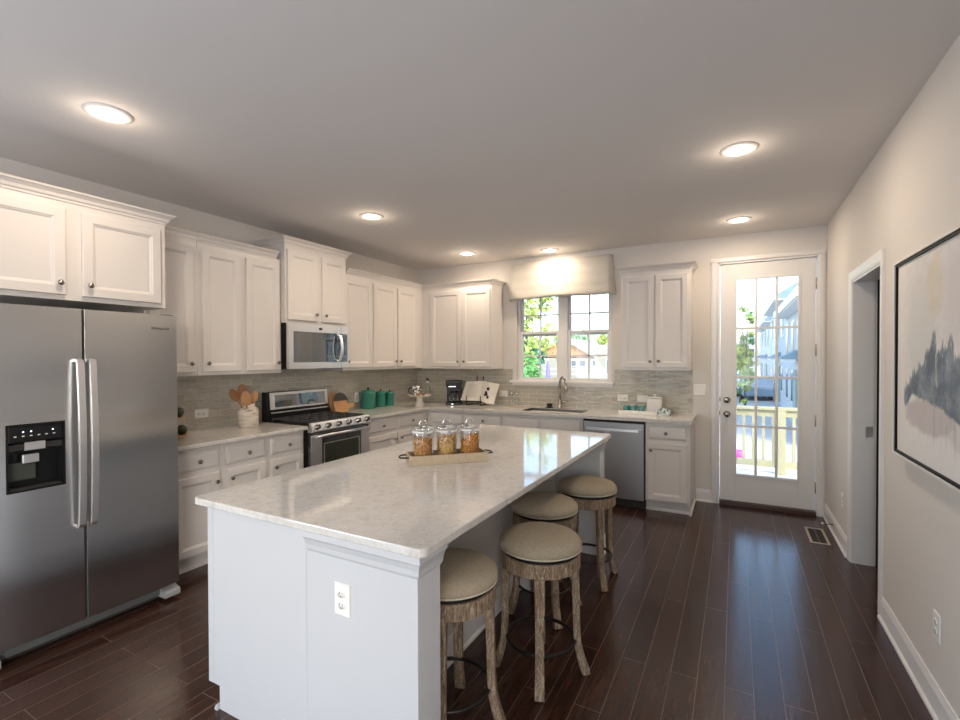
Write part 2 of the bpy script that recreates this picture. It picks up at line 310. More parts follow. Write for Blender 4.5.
# ------------------------------------------------------------------ mesh helpers
class MB:
    def __init__(s): s.v = []; s.f = []; s.sm = []
    def add(s, vs, fs, smooth=False):
        o = len(s.v); s.v += [tuple(a) for a in vs]; s.f += [tuple(i+o for i in f) for f in fs]; s.sm += [smooth]*len(fs); return s
    def box(s, x0, x1, y0, y1, z0, z1):
        v = [(x, y, z) for z in (z0, z1) for y in (y0, y1) for x in (x0, x1)]
        return s.add(v, [(0,2,3,1),(4,5,7,6),(0,1,5,4),(2,6,7,3),(0,4,6,2),(1,3,7,5)])
    def prism(s, pts, axis, a, b):                     # pts 2D in the two remaining axes (cyclic order)
        def mk(p, c):
            if axis == 0: return (c, p[0], p[1])
            if axis == 1: return (p[0], c, p[1])
            return (p[0], p[1], c)
        n = len(pts); v = [mk(p, a) for p in pts]+[mk(p, b) for p in pts]
        return s.add(v, [tuple(range(n))[::-1], tuple(range(n, 2*n))]+[(i, (i+1) % n, n+(i+1) % n, n+i) for i in range(n)])
    def lathe(s, prof, cx=0, cy=0, n=32, smooth=True, cap=True):
        v = []; f = []
        for r, z in prof:
            for i in range(n):
                a = 2*PI*i/n; v.append((cx+r*math.cos(a), cy+r*math.sin(a), z))
        for j in range(len(prof)-1):
            for i in range(n):
                k = (i+1) % n; f.append((j*n+i, j*n+k, (j+1)*n+k, (j+1)*n+i))
        s.add(v, f, smooth)
        if cap:
            o = len(s.v)-len(v)
            if prof[0][0] > 1e-6: s.f.append(tuple(o+i for i in range(n))[::-1]); s.sm.append(False)
            if prof[-1][0] > 1e-6: s.f.append(tuple(o+(len(prof)-1)*n+i for i in range(n))); s.sm.append(False)
        return s
    def tube(s, path, r, n=10, closed=False, smooth=True, squash=None):
        P = [Vector(p) for p in path]; m = len(P); v = []; f = []; rr = r if isinstance(r, (list, tuple)) else [r]*m
        ref = Vector((0, 0, 1)); prev = None
        for i, p in enumerate(P):
            if closed: t = (P[(i+1) % m]-P[i-1]).normalized()
            else: t = (P[min(i+1, m-1)]-P[max(i-1, 0)]).normalized()
            if prev is None:
                a = t.cross(ref)
                if a.length < 1e-3: a = t.cross(Vector((1, 0, 0)))
                a.normalize()
            else:
                a = prev - t*prev.dot(t); a.normalize()
            prev = a; b = t.cross(a)
            for k in range(n):
                th = 2*PI*k/n; v.append(p+(a*math.cos(th)+b*math.sin(th))*rr[i])
        for i in range(m if closed else m-1):
            j = (i+1) % m
            for k in range(n):
                q = (k+1) % n; f.append((i*n+k, i*n+q, j*n+q, j*n+k))
        s.add(v, f, smooth)
        if not closed:
            o = len(s.v)-len(v); s.f.append(tuple(o+i for i in range(n))[::-1]); s.f.append(tuple(o+(m-1)*n+i for i in range(n))); s.sm += [False, False]
        return s
    def bar(s, path, w, d, side):                      # rectangular section along a path; side = width direction
        P = [Vector(p) for p in path]; S = Vector(side).normalized(); v = []; f = []; m = len(P)
        ww = w if isinstance(w, (list, tuple)) else [w]*m; dd = d if isinstance(d, (list, tuple)) else [d]*m
        for i, p in enumerate(P):
            t = (P[min(i+1, m-1)]-P[max(i-1, 0)]).normalized(); b = t.cross(S).normalized()
            for x, y in ((-1,-1),(1,-1),(1,1),(-1,1)): v.append(p+S*x*ww[i]/2+b*y*dd[i]/2)
        for i in range(m-1):
            for k in range(4):
                q = (k+1) % 4; f.append((i*4+k, i*4+q, (i+1)*4+q, (i+1)*4+k))
        f.append((3,2,1,0)); f.append(tuple((m-1)*4+k for k in range(4)))
        return s.add(v, f)
    def sphere(s, c, r, n=16, m=10, sz=(1,1,1)):
        v = []; f = []
        for j in range(m+1):
            th = PI*j/m
            for i in range(n):
                a = 2*PI*i/n; v.append((c[0]+r*sz[0]*math.sin(th)*math.cos(a), c[1]+r*sz[1]*math.sin(th)*math.sin(a), c[2]+r*sz[2]*math.cos(th)))
        for j in range(m):
            for i in range(n):
                k = (i+1) % n; f.append((j*n+i, (j+1)*n+i, (j+1)*n+k, j*n+k))
        return s.add(v, f, True)
    def loops(s, loops, cap0=True, cap1=True, smooth=False):   # list of equal-length vertex rings
        n = len(loops[0]); v = [p for l in loops for p in l]; f = []
        for j in range(len(loops)-1):
            for i in range(n):
                k = (i+1) % n; f.append((j*n+i, j*n+k, (j+1)*n+k, (j+1)*n+i))
        if cap0: f.append(tuple(range(n))[::-1])
        if cap1: f.append(tuple((len(loops)-1)*n+i for i in range(n)))
        return s.add(v, f, smooth)
    def build(s, name, mat, parent=None, bevel=0.0, xf=None, seg=2, off=None, smooth_all=False):
        me = bpy.data.meshes.new(name); vs = s.v
        if xf: vs = [xf(*p) for p in vs]
        if off: vs = [(p[0]-off[0], p[1]-off[1], p[2]-off[2]) for p in vs]
        bm = bmesh.new(); bv = [bm.verts.new(p) for p in vs]
        for f, sm in zip(s.f, s.sm):
            q = []
            for i in f:
                if bv[i] not in q: q.append(bv[i])
            if len(q) < 3: continue
            try:
                fc = bm.faces.new(q); fc.smooth = sm or smooth_all
            except ValueError: pass
        bmesh.ops.remove_doubles(bm, verts=bm.verts, dist=1e-6)
        bmesh.ops.recalc_face_normals(bm, faces=bm.faces)
        bm.to_mesh(me); bm.free()
        me.materials.append(mat)
        o = bpy.data.objects.new(name, me); C.objects.link(o)
        if parent: o.parent = parent
        if bevel:
            b = o.modifiers.new('bevel', 'BEVEL'); b.width = bevel; b.segments = seg; b.limit_method = 'ANGLE'; b.angle_limit = math.radians(40)
            b.harden_normals = False
        return o
def box(name, mat, parent, b, bevel=0.0, **kw): return MB().box(*b).build(name, mat, parent, bevel, **kw)
def thing(name, label, cat, loc=(0, 0, 0), rz=0.0, group=None):
    o = bpy.data.objects.new(name, None); C.objects.link(o); o.location = loc; o.rotation_euler = (0, 0, rz); o.empty_display_size = 0.05
    o['label'] = label; o['category'] = cat
    if group: o['group'] = group
    return o
def tag(o, label, cat, group=None, kind=None):
    o['label'] = label; o['category'] = cat
    if group: o['group'] = group
    if kind: o['kind'] = kind
    return o
def struct(o, label=None):
    o['kind'] = 'structure'
    if label: o['label'] = label
    return o
def copy_thing(root, loc, rz=None, label=None):
    r = root.copy(); C.objects.link(r); r.location = loc
    if rz is not None: r.rotation_euler = (0, 0, rz)
    if label: r['label'] = label
    for ch in list(root.children):
        c = ch.copy(); C.objects.link(c); c.parent = r
        for g in list(ch.children):
            d = g.copy(); C.objects.link(d); d.parent = c
    return r
def circ(r, n=36, z=0, c=(0, 0)): return [(c[0]+r*math.cos(2*PI*i/n), c[1]+r*math.sin(2*PI*i/n), z) for i in range(n)]
def text_obj(name, body, size, mat, parent, matrix, depth=0.0006):
    cu = bpy.data.curves.new(name, 'FONT'); cu.body = body; cu.size = size; cu.extrude = depth; cu.align_x = 'CENTER'; cu.align_y = 'CENTER'
    t = bpy.data.objects.new(name, cu); C.objects.link(t)
    dg = bpy.context.evaluated_depsgraph_get(); me = bpy.data.meshes.new_from_object(t.evaluated_get(dg))
    bpy.data.objects.remove(t); me.transform(matrix); me.materials.clear(); me.materials.append(mat)
    o = bpy.data.objects.new(name, me); C.objects.link(o)
    if parent: o.parent = parent
    return o

# ------------------------------------------------------------------ room shell
struct(box('floor', mt['floor'], None, (-0.1, RX+1.7, RY-0.1, 0.16, -0.08, 0)))
struct(box('ceiling', mt['ceil'], None, (-0.1, RX+0.12, RY-0.1, 0.15, H, H+0.12)))
mb = MB(); mb.box(-0.12, 0, -6.4, 0, 0, H).box(-0.12, 0, RY, -8.6, 0, H).box(-0.12, 0, -8.6, -6.4, 0, 0.6).box(-0.12, 0, -8.6, -6.4, 2.4, H)  # unseen opening behind the camera, added for the left fill
struct(mb.build('wall_left', mt['wall']))
# back wall with the window and the door opening
WX0, WX1, WZ0, WZ1 = 1.53, 2.705, 1.195, 2.32
DX0, DX1, DZ1 = 3.795, 4.631, 2.462
mb = MB()
mb.box(-0.12, WX0, 0, 0.15, 0, H).box(WX0, WX1, 0, 0.15, 0, WZ0).box(WX0, WX1, 0, 0.15, WZ1, H).box(WX1, DX0, 0, 0.15, 0, H).box(DX0, DX1, 0, 0.15, DZ1, H).box(DX1, RX+0.12, 0, 0.15, 0, H)
struct(mb.build('wall_back', mt['wall']))
OY0, OY1, OZ = -1.885, -1.115, 2.055
mb = MB(); mb.box(RX, RX+0.12, OY1, 0, 0, H).box(RX, RX+0.12, OY0, OY1, OZ, H).box(RX, RX+0.12, -6.4, OY0, 0, H).box(RX, RX+0.12, RY, -8.6, 0, H).box(RX, RX+0.12, -8.6, -6.4, 0, 0.6).box(RX, RX+0.12, -8.6, -6.4, 2.4, H)  # includes an unseen opening added for the right-hand fill
struct(mb.build('wall_right', mt['wall']))
mb = MB()
xs = [0, 0.4, 1.5, 1.8, 2.9, 3.2, 4.3, RX]
for i in range(7):
    if i % 2 == 0: mb.box(xs[i], xs[i+1], RY-0.12, RY, 0, H)
    else: mb.box(xs[i], xs[i+1], RY-0.12, RY, 0, 0.5).box(xs[i], xs[i+1], RY-0.12, RY, 2.4, H)
struct(mb.build('wall_rear', mt['wall']))
# storage room behind the opening in the right wall
mb = MB(); mb.box(RX+0.12, RX+1.6, -0.9, -0.8, 0, H).box(RX+0.12, RX+1.6, -2.7, -2.6, 0, H).box(RX+1.6, RX+1.7, -2.7, -0.8, 0, H)
struct(mb.build('wall_closet', mt['wall']))
struct(box('ceiling_closet', mt['ceil'], None, (RX+0.12, RX+1.7, -2.7, -0.8, H, H+0.1)))

# baseboards: profile with a shoe moulding
BB = [(0, 0), (0.026, 0), (0.026, 0.012), (0.016, 0.022), (0.014, 0.10), (0.008, 0.118), (0.006, 0.128), (0, 0.128)]
def base_x(name, x0, x1, yw):                           # along X, on a wall at y=yw, facing -Y
    return struct(MB().prism([(yw-p[0], p[1]) for p in BB], 0, x0, x1).build(name, mt['trim']))
def base_y(name, y0, y1, xw, sgn):
    return struct(MB().prism([(xw+sgn*p[0], p[1]) for p in BB], 1, y0, y1).build(name, mt['trim']))
base_x('baseboard_back', 3.59, 3.744, 0)
base_y('baseboard_right', -1.044, -0.001, RX, -1)
base_y('baseboard_right', RY, -1.957, RX, -1)
base_y('baseboard_left', RY, -4.70, 0, 1)

# casing of the glazed door
CAS = [(0, 0), (0, 0.012), (0.010, 0.020), (0.045, 0.018), (0.055, 0.012), (0.062, 0.010), (0.062, 0)]
mb = MB()
mb.prism([(DX0-0.010-p[0]+0.0, -p[1]) for p in CAS], 2, 0, DZ1+0.01)
mb.prism([(DX1+0.004+p[0]*0.85, -p[1]) for p in CAS], 2, 0, DZ1+0.01)
mb.prism([(-p[1], DZ1+0.008+p[0]*0.75) for p in CAS], 0, DX0-0.074, DX1+0.057)
# jamb lining
mb.box(DX0-0.010, DX0+0.010, -0.004, 0.15, 0, DZ1+0.008).box(DX1-0.010, DX1+0.006, -0.004, 0.15, 0, DZ1+0.008).box(DX0, DX1, -0.004, 0.15, DZ1-0.010, DZ1+0.008)
struct(mb.build('trim_1', mt['trim'], bevel=0.0015))
# casing of the opening in the right wall
mb = MB()
CW = 0.07
C2 = [(0, 0), (0, 0.008), (0.016, 0.013), (0.024, 0.011), (0.050, 0.015), (0.062, 0.017), (0.07, 0.014), (0.07, 0)]
mb.prism([(RX-p[1], OY1+p[0]) for p in C2], 2, 0, OZ+CW)
mb.prism([(RX-p[1], OY0-p[0]) for p in C2], 2, 0, OZ+CW)
mb.prism([(RX-p[1], OZ+p[0]) for p in C2], 1, OY0-CW+0.001, OY1+CW-0.001)
mb.box(RX-0.004, RX+0.124, OY1-0.012, OY1+0.002, 0, OZ).box(RX-0.004, RX+0.124, OY0-0.002, OY0+0.012, 0, OZ).box(RX-0.004, RX+0.124, OY0, OY1, OZ-0.012, OZ+0.002)
mb.box(RX+0.124, RX+0.137, OY1-0.004, OY1+0.06, 0, OZ+0.06)
struct(mb.build('trim_2', mt['trim']))
sp_ = struct(box('trim_3', mt['steel_light'], None, (RX+0.075, RX+0.115, OY1-0.0145, OY1-0.012, 0.93, 1.0)), 'brushed nickel strike plate')
# shelves inside the storage room
t = thing('storage_shelf', 'storage shelving coloured dark for the unlit room, just visible through the doorway in the right wall', 'shelf', (0, 0, 0))
for x in (RX+0.142, RX+0.50): box('side_panel', mt['darkgap'], t, (x, x+0.02, -1.10, -0.905, 0.002, 2.2))  # panels set near the slit, coloured dark for the unlit interior
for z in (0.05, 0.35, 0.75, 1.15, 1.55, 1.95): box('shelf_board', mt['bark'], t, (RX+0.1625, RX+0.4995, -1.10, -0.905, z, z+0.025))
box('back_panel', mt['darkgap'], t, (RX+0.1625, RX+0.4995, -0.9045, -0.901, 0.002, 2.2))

# ------------------------------------------------------------------ window
wr = bpy.data.objects.new('window_1', None); C.objects.link(wr); struct(wr, 'white double-hung window pair over the sink')
fy0, fy1 = 0.055, 0.14
mb = MB(); mb.box(WX0, WX0+0.028, fy0, fy1, WZ0+0.03, WZ1).box(WX1-0.028, WX1, fy0, fy1, WZ0+0.03, WZ1).box(2.066, 2.176, fy0-0.005, fy1, WZ0+0.03, WZ1).box(WX0, WX1, fy0, fy1, WZ1-0.03, WZ1).box(WX0, WX1, fy0, fy1, WZ0+0.02, WZ0+0.036)
mb.build('window_frame', mt['trim'], wr, 0.002)
def sash(x0, x1, z0, z1, y, nx, nz, bw):
    mb = MB(); mb.box(x0, x0+bw, y, y+0.03, z0, z1).box(x1-bw, x1, y, y+0.03, z0, z1).box(x0+bw, x1-bw, y, y+0.03, z0, z0+bw).box(x0+bw, x1-bw, y, y+0.03, z1-bw, z1)
    s = mb.build('sash', mt['trim'], wr, 0.002)
    mm = MB()
    for i in range(1, nx):
        x = x0+bw+(x1-x0-2*bw)*i/nx; mm.box(x-0.009, x+0.009, y+0.008, y+0.024, z0+bw, z1-bw)
    for i in range(1, nz):
        z = z0+bw+(z1-z0-2*bw)*i/nz; mm.box(x0+bw, x1-bw, y+0.008, y+0.024, z-0.009, z+0.009)
    mm.build('muntin', mt['trim'], s)
    box('pane', mt['glass'], s, (x0+bw-0.004, x1-bw+0.004, y+0.014, y+0.018, z0+bw-0.004, z1-bw+0.004))
for x0, x1 in ((WX0+0.028, 2.066), (2.176, WX1-0.028)):
    sash(x0, x1, 1.775, WZ1-0.03, 0.098, 2, 2, 0.026)
    sash(x0, x1, WZ0+0.036, 1.83, 0.062, 2, 2, 0.030)
mb = MB(); mb.box(1.452, 2.742, -0.045, 0, 1.195, 1.222).box(WX0+0.002, WX1-0.002, -0.001, 0.058, 1.195, 1.222).box(1.475, 2.72, -0.016, 0, 1.165, 1.195)
struct(mb.build('trim_4', mt['trim'], bevel=0.003))

# ------------------------------------------------------------------ door
dr = bpy.data.objects.new('door_1', None); C.objects.link(dr); struct(dr, 'white glazed door to the deck')
x0, x1, z0, z1, gy = 3.811, 4.615, 0.045, 2.446, 0.012
gx0, gx1, gz0, gz1 = 3.955, 4.478, 0.318, 2.288
mb = MB(); mb.box(x0, gx0, gy, gy+0.045, z0, z1).box(gx1, x1, gy, gy+0.045, z0, z1).box(gx0, gx1, gy, gy+0.045, z0, gz0).box(gx0, gx1, gy, gy+0.045, gz1, z1)
mb.build('slab', mt['trim'], dr, 0.002)
mb = MB(); fl = 0.022
mb.box(gx0-fl, gx0+0.004, gy-0.007, gy+0.006, gz0-fl, gz1+fl).box(gx1-0.004, gx1+fl, gy-0.007, gy+0.006, gz0-fl, gz1+fl).box(gx0, gx1, gy-0.007, gy+0.006, gz0-fl, gz0+0.004).box(gx0, gx1, gy-0.007, gy+0.006, gz1-0.004, gz1+fl)
mb.build('glazing_bead', mt['trim'], dr, 0.003)
mb = MB()
for i in (1, 2):
    x = gx0+(gx1-gx0)*i/3; mb.box(x-0.011, x+0.011, gy+0.004, gy+0.034, gz0, gz1)
for i in (1, 2, 3):
    z = gz0+(gz1-gz0)*i/4; mb.box(gx0, gx1, gy+0.0045, gy+0.0335, z-0.011, z+0.011)
mb.build('muntin', mt['trim'], dr, 0.002)
box('pane', mt['glass'], dr, (gx0, gx1, gy+0.017, gy+0.021, gz0, gz1))
def yx(cx, cz, y0): return lambda a, b, c: (cx+a, y0-c, cz+b)
MB().lathe([(0.032, 0), (0.032, 0.006), (0.012, 0.010), (0.011, 0.030), (0.024, 0.036), (0.029, 0.050), (0.024, 0.062), (0, 0.066)], n=24).build('door_knob', mt['nickel'], dr, xf=yx(3.872, 0.925, gy))
MB().lathe([(0.032, 0), (0.032, 0.008), (0.026, 0.016), (0, 0.017)], n=24).build('deadbolt', mt['nickel'], dr, xf=yx(3.872, 1.068, gy))
for z in (0.265, 0.90, 1.57, 2.20): MB().lathe([(0.007, z-0.055), (0.007, z+0.055)], 4.620, 0.004, 10).build('hinge', mt['nickel'], dr)
for z in (0.935, 1.075): box('strike_plate', mt['blackm'], dr, (3.8055, 3.8105, 0.004, 0.03, z-0.02, z+0.02))
struct(box('trim_5', mt['threshold'], None, (DX0+0.011, DX1-0.011, -0.035, 0.14, 0.0005, 0.040), 0.004), 'dark wood door threshold')

# ------------------------------------------------------------------ cabinets
LW = lambda u, v, z: (v, u, z)                          # left wall: u runs along Y, v out of the wall (+X)
BW = lambda u, v, z: (u, -v, z)                         # back wall: u runs along X, v out of the wall (-Y)
IW = lambda u, v, z: (2.0-v, u, z)                      # island's working side, facing -X
def rect(u0, u1, z0, z1, i, v): return [(u0+i, v, z0+i), (u1-i, v, z0+i), (u1-i, v, z1-i), (u0+i, v, z1-i)]
def door_mesh(u0, u1, z0, z1, v, stile=0.056):
    L = [(0, 0), (0, 0.016), (0.004, 0.020), (stile-0.006, 0.020), (stile, 0.0155), (stile+0.004, 0.0145), (stile+0.010, 0.0085), (stile+0.012, 0.008)]
    return MB().loops([rect(u0, u1, z0, z1, i, v+d) for i, d in L])
def drawer_mesh(u0, u1, z0, z1, v):
    L = [(0, 0), (0, 0.010), (0.003, 0.013), (0.010, 0.0145), (0.014, 0.020), (0.018, 0.0205)]
    return MB().loops([rect(u0, u1, z0, z1, i, v+d) for i, d in L])
KN = [(0.0055, 0), (0.0055, 0.010), (0.007, 0.013), (0.0145, 0.018), (0.016, 0.023), (0.012, 0.029), (0, 0.031)]
def knob(xf, u, z, v, parent):
    MB().lathe(KN, n=16).build('knob', mt['knob'], parent, xf=lambda a, b, c: xf(u+a, v+c, z+b))
CROWN = [(0, 0), (0.006, 0), (0.008, 0.012), (0.016, 0.018), (0.022, 0.034), (0.038, 0.048), (0.046, 0.052), (0.050, 0.062), (0, 0.062)]
def crown(path, z, parent, xf, prof=CROWN, mat=None, name='crown_moulding', k=1.0):
    # path in (u, v); outward is to the left of travel
    n = len(path); rings = []
    for i, p in enumerate(path):
        p = Vector(p); off = []
        d0 = (p-Vector(path[i-1])).normalized() if i > 0 else None
        d1 = (Vector(path[i+1])-p).normalized() if i < n-1 else None
        nn = [Vector((-d.y, d.x)) for d in (d0, d1) if d is not None]
        o = nn[0] if len(nn) == 1 or (nn[0]-nn[1]).length < 1e-6 else nn[0]+nn[1]
        rings.append([(p.x+o.x*q[0]*k, p.y+o.y*q[0]*k, z+q[1]*k) for q in prof])
    return MB().loops(rings).build(name, mat or mt['cab'], parent, xf=xf)
def upper(name, label, xf, u0, u1, depth, z0, z1, doors, crown_path=None, rail=True, group='white wall cabinets'):
    t = thing(name, label, 'cabinet', (0, 0, 0), group=group)
    b = MB().box(u0, u1, 0.002, depth, z0, z1)
    b.build('body', mt['cab'], t, 0.0015, xf=xf)
    for (a, c, kside) in doors:
        d = door_mesh(a, c, z0+0.028, z1-0.045, depth).build('door', mt['cab'], t, xf=xf)
        knob(xf, a+0.032 if kside < 0 else c-0.032, z0+0.028+0.065, depth+0.020, d)
    if crown_path: crown(crown_path, z1-0.002, t, xf)
    return t
# crown paths travel so that outside is on the left: for LW (u along +Y, v out) go from low u to high u -> left is +v
d_ = 0.31
upper('wall_cabinet', 'white single-door wall cabinet next to the fridge, partly behind it', LW, -3.648, -3.276, d_, 1.375, 2.402, [(-3.62, -3.306, 1)], [(-3.648, d_), (-3.276, d_)])
upper('wall_cabinet', 'white two-door wall cabinet left of the microwave', LW, -3.274, -2.513, d_, 1.375, 2.402, [(-3.24, -2.915, -1), (-2.866, -2.538, 1)], [(-3.274, d_), (-2.562, d_)])
upper('microwave_cabinet', 'tall white two-door cabinet directly above the microwave, set higher than its neighbours', LW, -2.511, -1.751, 0.362, 1.832, 2.545, [(-2.492, -2.140, 1), (-2.085, -1.772, -1)], [(-2.511, 0.003), (-2.511, 0.362), (-1.751, 0.362), (-1.751, 0.003)])
upper('wall_cabinet', 'white single-door wall cabinet right of the microwave', LW, -1.749, -1.290, d_, 1.375, 2.402, [(-1.730, -1.305, -1)], [(-1.700, d_), (-1.290, d_)])
upper('wall_cabinet', 'white two-door wall cabinet on the left wall beside the corner', LW, -1.288, -0.004, d_, 1.375, 2.402, [(-1.272, -0.865, 1), (-0.835, -0.455, -1)], [(-1.288, d_), (-0.31, d_)])
upper('wall_cabinet', 'white two-door wall cabinet between the corner and the window', BW, 0.3115, 1.340, d_, 1.368, 2.402, [(0.457, 0.905, 1), (0.931, 1.322, -1)], [(0.31, d_), (1.340, d_), (1.340, 0.003)])
upper('wall_cabinet', 'white two-door wall cabinet between the window and the glazed door', BW, 2.872, 3.556, d_, 1.372, 2.392, [(2.893, 3.209, 1), (3.225, 3.532, -1)], [(2.872, 0.003), (2.872, d_), (3.556, d_), (3.556, 0.003)])
# cabinet above the fridge
upper('fridge_cabinet', 'deep white two-door cabinet above the stainless fridge', LW, -4.655, -3.651, 0.59, 1.842, 2.402, [(-4.62, -4.190, 1), (-4.113, -3.685, -1)], [(-4.655, 0.003), (-4.655, 0.59), (-3.651, 0.59), (-3.651, 0.375)])

def base(name, label, xf, u0, u1, fronts, toe=True, depth=0.58, side_full=False, group='white base cabinets'):
    t = thing(name, label, 'cabinet', (0, 0, 0), group=group)
    b = MB()
    b.box(u0, u1, 0.004, depth, 0.10, 0.876)
    b.box(u0, u1, 0.004, depth-0.055, 0.001, 0.10)
    b.build('body', mt['cab'], t, 0.0015, xf=xf)
    for f in fronts:
        kind, a, c = f[0], f[1], f[2]
        if kind == 'drawer':
            d = drawer_mesh(a, c, 0.712, 0.845, depth).build('drawer', mt['cab'], t, xf=xf)
            if f[3] is not None: knob(xf, f[3], 0.775, depth+0.020, d)
        elif kind == 'panel':
            drawer_mesh(a, c, 0.712, 0.845, depth).build('false_front', mt['cab'], t, xf=xf)
        else:
            d = door_mesh(a, c, 0.118, 0.672, depth).build('door', mt['cab'], t, xf=xf)
            knob(xf, a+0.030 if f[3] < 0 else c-0.030, 0.605, depth+0.020, d)
    MB().prism([(depth-0.055, 0.001), (depth-0.035, 0.001), (depth-0.035, 0.014), (depth-0.045, 0.024), (depth-0.055, 0.024)], 0, u0, u1).build('shoe_moulding', mt['cab'], t, xf=xf)
    return t
base('base_cabinet', 'white base cabinet next to the fridge with one drawer over one door', LW, -3.648, -3.262, [('drawer', -3.62, -3.29, -3.445), ('door', -3.62, -3.29, 1)])
base('base_cabinet', 'white base cabinet second from the fridge, under the wooden spoon crock', LW, -3.260, -2.872, [('drawer', -3.230, -2.902, -3.06), ('door', -3.230, -2.902, -1)])
base('base_cabinet', 'narrow white base cabinet directly left of the range', LW, -2.870, -2.503, [('drawer', -2.843, -2.522, -2.68), ('door', -2.843, -2.522, -1)])
base('base_cabinet', 'white base cabinet directly right of the range', LW, -1.742, -1.194, [('drawer', -1.70, -1.212, -1.455), ('door', -1.70, -1.212, 1)])
base('base_cabinet', 'white base cabinet below the green canisters, beside the inside corner', LW, -1.192, -0.006, [('drawer', -1.178, -0.69, -0.935), ('door', -1.178, -0.69, -1)])
base('base_cabinet', 'white corner base cabinet with a plain front under the coffee maker', BW, 0.582, 1.100, [('panel', 0.635, 1.085), ('door', 0.635, 1.085, 1)])
base('base_cabinet', 'white base cabinet with one drawer below the open cookbook', BW, 1.102, 1.616, [('drawer', 1.12, 1.600, 1.375), ('door', 1.12, 1.600, 1)])
base('sink_cabinet', 'white two-door sink base with false fronts below the faucet', BW, 1.618, 2.545, [('panel', 1.640, 2.065), ('panel', 2.085, 2.525), ('door', 1.64, 2.065, 1), ('door', 2.085, 2.525, -1)])
tb = base('base_cabinet', 'white end base cabinet between the dishwasher and the glazed door', BW, 3.172, 3.566, [('drawer', 3.195, 3.548, 3.362), ('door', 3.195, 3.548, -1)])
MB().box(3.566, 3.574, 0.004, 0.582, 0.001, 0.876).build('side_panel', mt['cab'], tb, xf=BW)
MB().prism([(3.574, 0.001), (3.588, 0.001), (3.588, 0.016), (3.578, 0.026), (3.574, 0.026)], 1, -0.582, -0.03).build('shoe_moulding', mt['cab'], tb)

# ------------------------------------------------------------------ worktops and backsplash
ZC0, ZC1 = 0.878, 0.909
def slab(name, pts, label, holes=None, z0=ZC0, z1=ZC1, bevel=0.006):
    mb = MB().prism(pts, 2, z0, z1); o = mb.build(name, mt['quartz'], None, bevel, seg=3); tag(o, label, 'countertop', 'quartz worktops'); return o
slab('countertop', [(0.003, -3.648), (0.643, -3.648), (0.643, -2.506), (0.003, -2.506)], 'short quartz worktop between the fridge and the range')
# L-shaped worktop with a sink cut-out
SX0, SX1, SY0, SY1 = 1.80, 2.50, -0.525, -0.155
mb = MB()
P = [(0.003, -1.738), (0.643, -1.738), (0.643, -0.643), (SX0, -0.643), (SX1, -0.643), (3.592, -0.643), (3.592, -0.003), (SX1, -0.003), (SX0, -0.003), (0.003, -0.003)]
quads = [[(0.643, -0.643), (SX0, -0.643), (SX0, -0.003), (0.643, -0.003)], [(SX0, -0.643), (SX1, -0.643), (SX1, SY0), (SX0, SY0)], [(SX0, SY1), (SX1, SY1), (SX1, -0.003), (SX0, -0.003)], [(SX1, -0.643), (3.592, -0.643), (3.592, -0.003), (SX1, -0.003)]]
polys = [[P[0], P[1], (0.643, -0.643), (0.643, -0.003), P[9]]]+quads
# top, bottom faces and only the outside walls, so the slab stays one closed piece
edges = {}
for q in polys:
    q2 = list(q)
    for i in range(len(q2)):
        a, b = q2[i], q2[(i+1) % len(q2)]
        if (b, a) in edges: del edges[(b, a)]
        else: edges[(a, b)] = 1
for q in polys:
    mb.add([(x, y, ZC1) for x, y in q], [tuple(range(len(q)))]); mb.add([(x, y, ZC0) for x, y in q], [tuple(range(len(q)))[::-1]])
for a, b in edges: mb.add([(*a, ZC0), (*b, ZC0), (*b, ZC1), (*a, ZC1)], [(0, 1, 2, 3)])
tag(mb.build('countertop', mt['quartz'], None, 0.0), 'L-shaped quartz worktop around the corner and the sink', 'countertop', 'quartz worktops')
# tile
tl = thing('backsplash', 'glossy wavy greige subway tile backsplash running around the corner', 'backsplash', (0, 0, 0))
mb = MB().box(0.0005, 0.009, -3.648, -0.0005, ZC1+0.0005, 1.374)
mb.build('tile_field', mt['tile_l'], tl)
mb = MB().box(0.0095, 1.474, -0.009, -0.0005, ZC1+0.0005, 1.367).box(1.474, 2.721, -0.009, -0.0005, ZC1+0.0005, 1.164).box(2.744, 3.552, -0.009, -0.0005, 1.164, 1.371).box(2.721, 3.552, -0.009, -0.0005, ZC1+0.0005, 1.164)
mb.build('tile_field', mt['tile_b'], tl)

# ------------------------------------------------------------------ sink and faucet
t = thing('sink', 'stainless undermount sink below the window', 'sink', (0, 0, 0))
mb = MB(); g = 0.004
def rc_(i, z): return [(SX0+i, SY0+i, z), (SX1-i, SY0+i, z), (SX1-i, SY1-i, z), (SX0+i, SY1-i, z)]
mb.loops([rc_(0.0008, 0.69), rc_(0.0008, ZC1-0.003), rc_(0.010, ZC1-0.003), rc_(0.022, 0.70)])  # dark steel lifted over the slab's cut edge to paint its shade
mb.build('basin', plain('shaded_sink_steel', (0.13, 0.12, 0.11), 0.35, 1.0), t); MB().lathe([(0.04, 0.7005), (0.04, 0.704), (0.02, 0.703), (0, 0.702)], 2.15, -0.34, 20).build('drain', mt['chrome'], t)
t = thing('faucet', 'tall brushed nickel gooseneck faucet behind the sink', 'faucet', (2.125, -0.085, ZC1))
MB().lathe([(0.030, 0), (0.030, 0.008), (0.024, 0.014), (0.023, 0.10), (0.017, 0.115)], n=20).build('base', mt['nickel'], t)
def sd(q, z): return (q*0.78, -q*0.62, z)                 # the spout swings towards the room and the right
path = [(0, 0, 0.10), (0, 0, 0.285)]+[sd(0.062*(1-math.cos(a)), 0.285+0.080*math.sin(a)) for a in [PI*i/10 for i in range(1, 10)]]+[sd(0.125, 0.275)]
MB().tube(path, 0.0145, 12).build('spout', mt['nickel'], t)
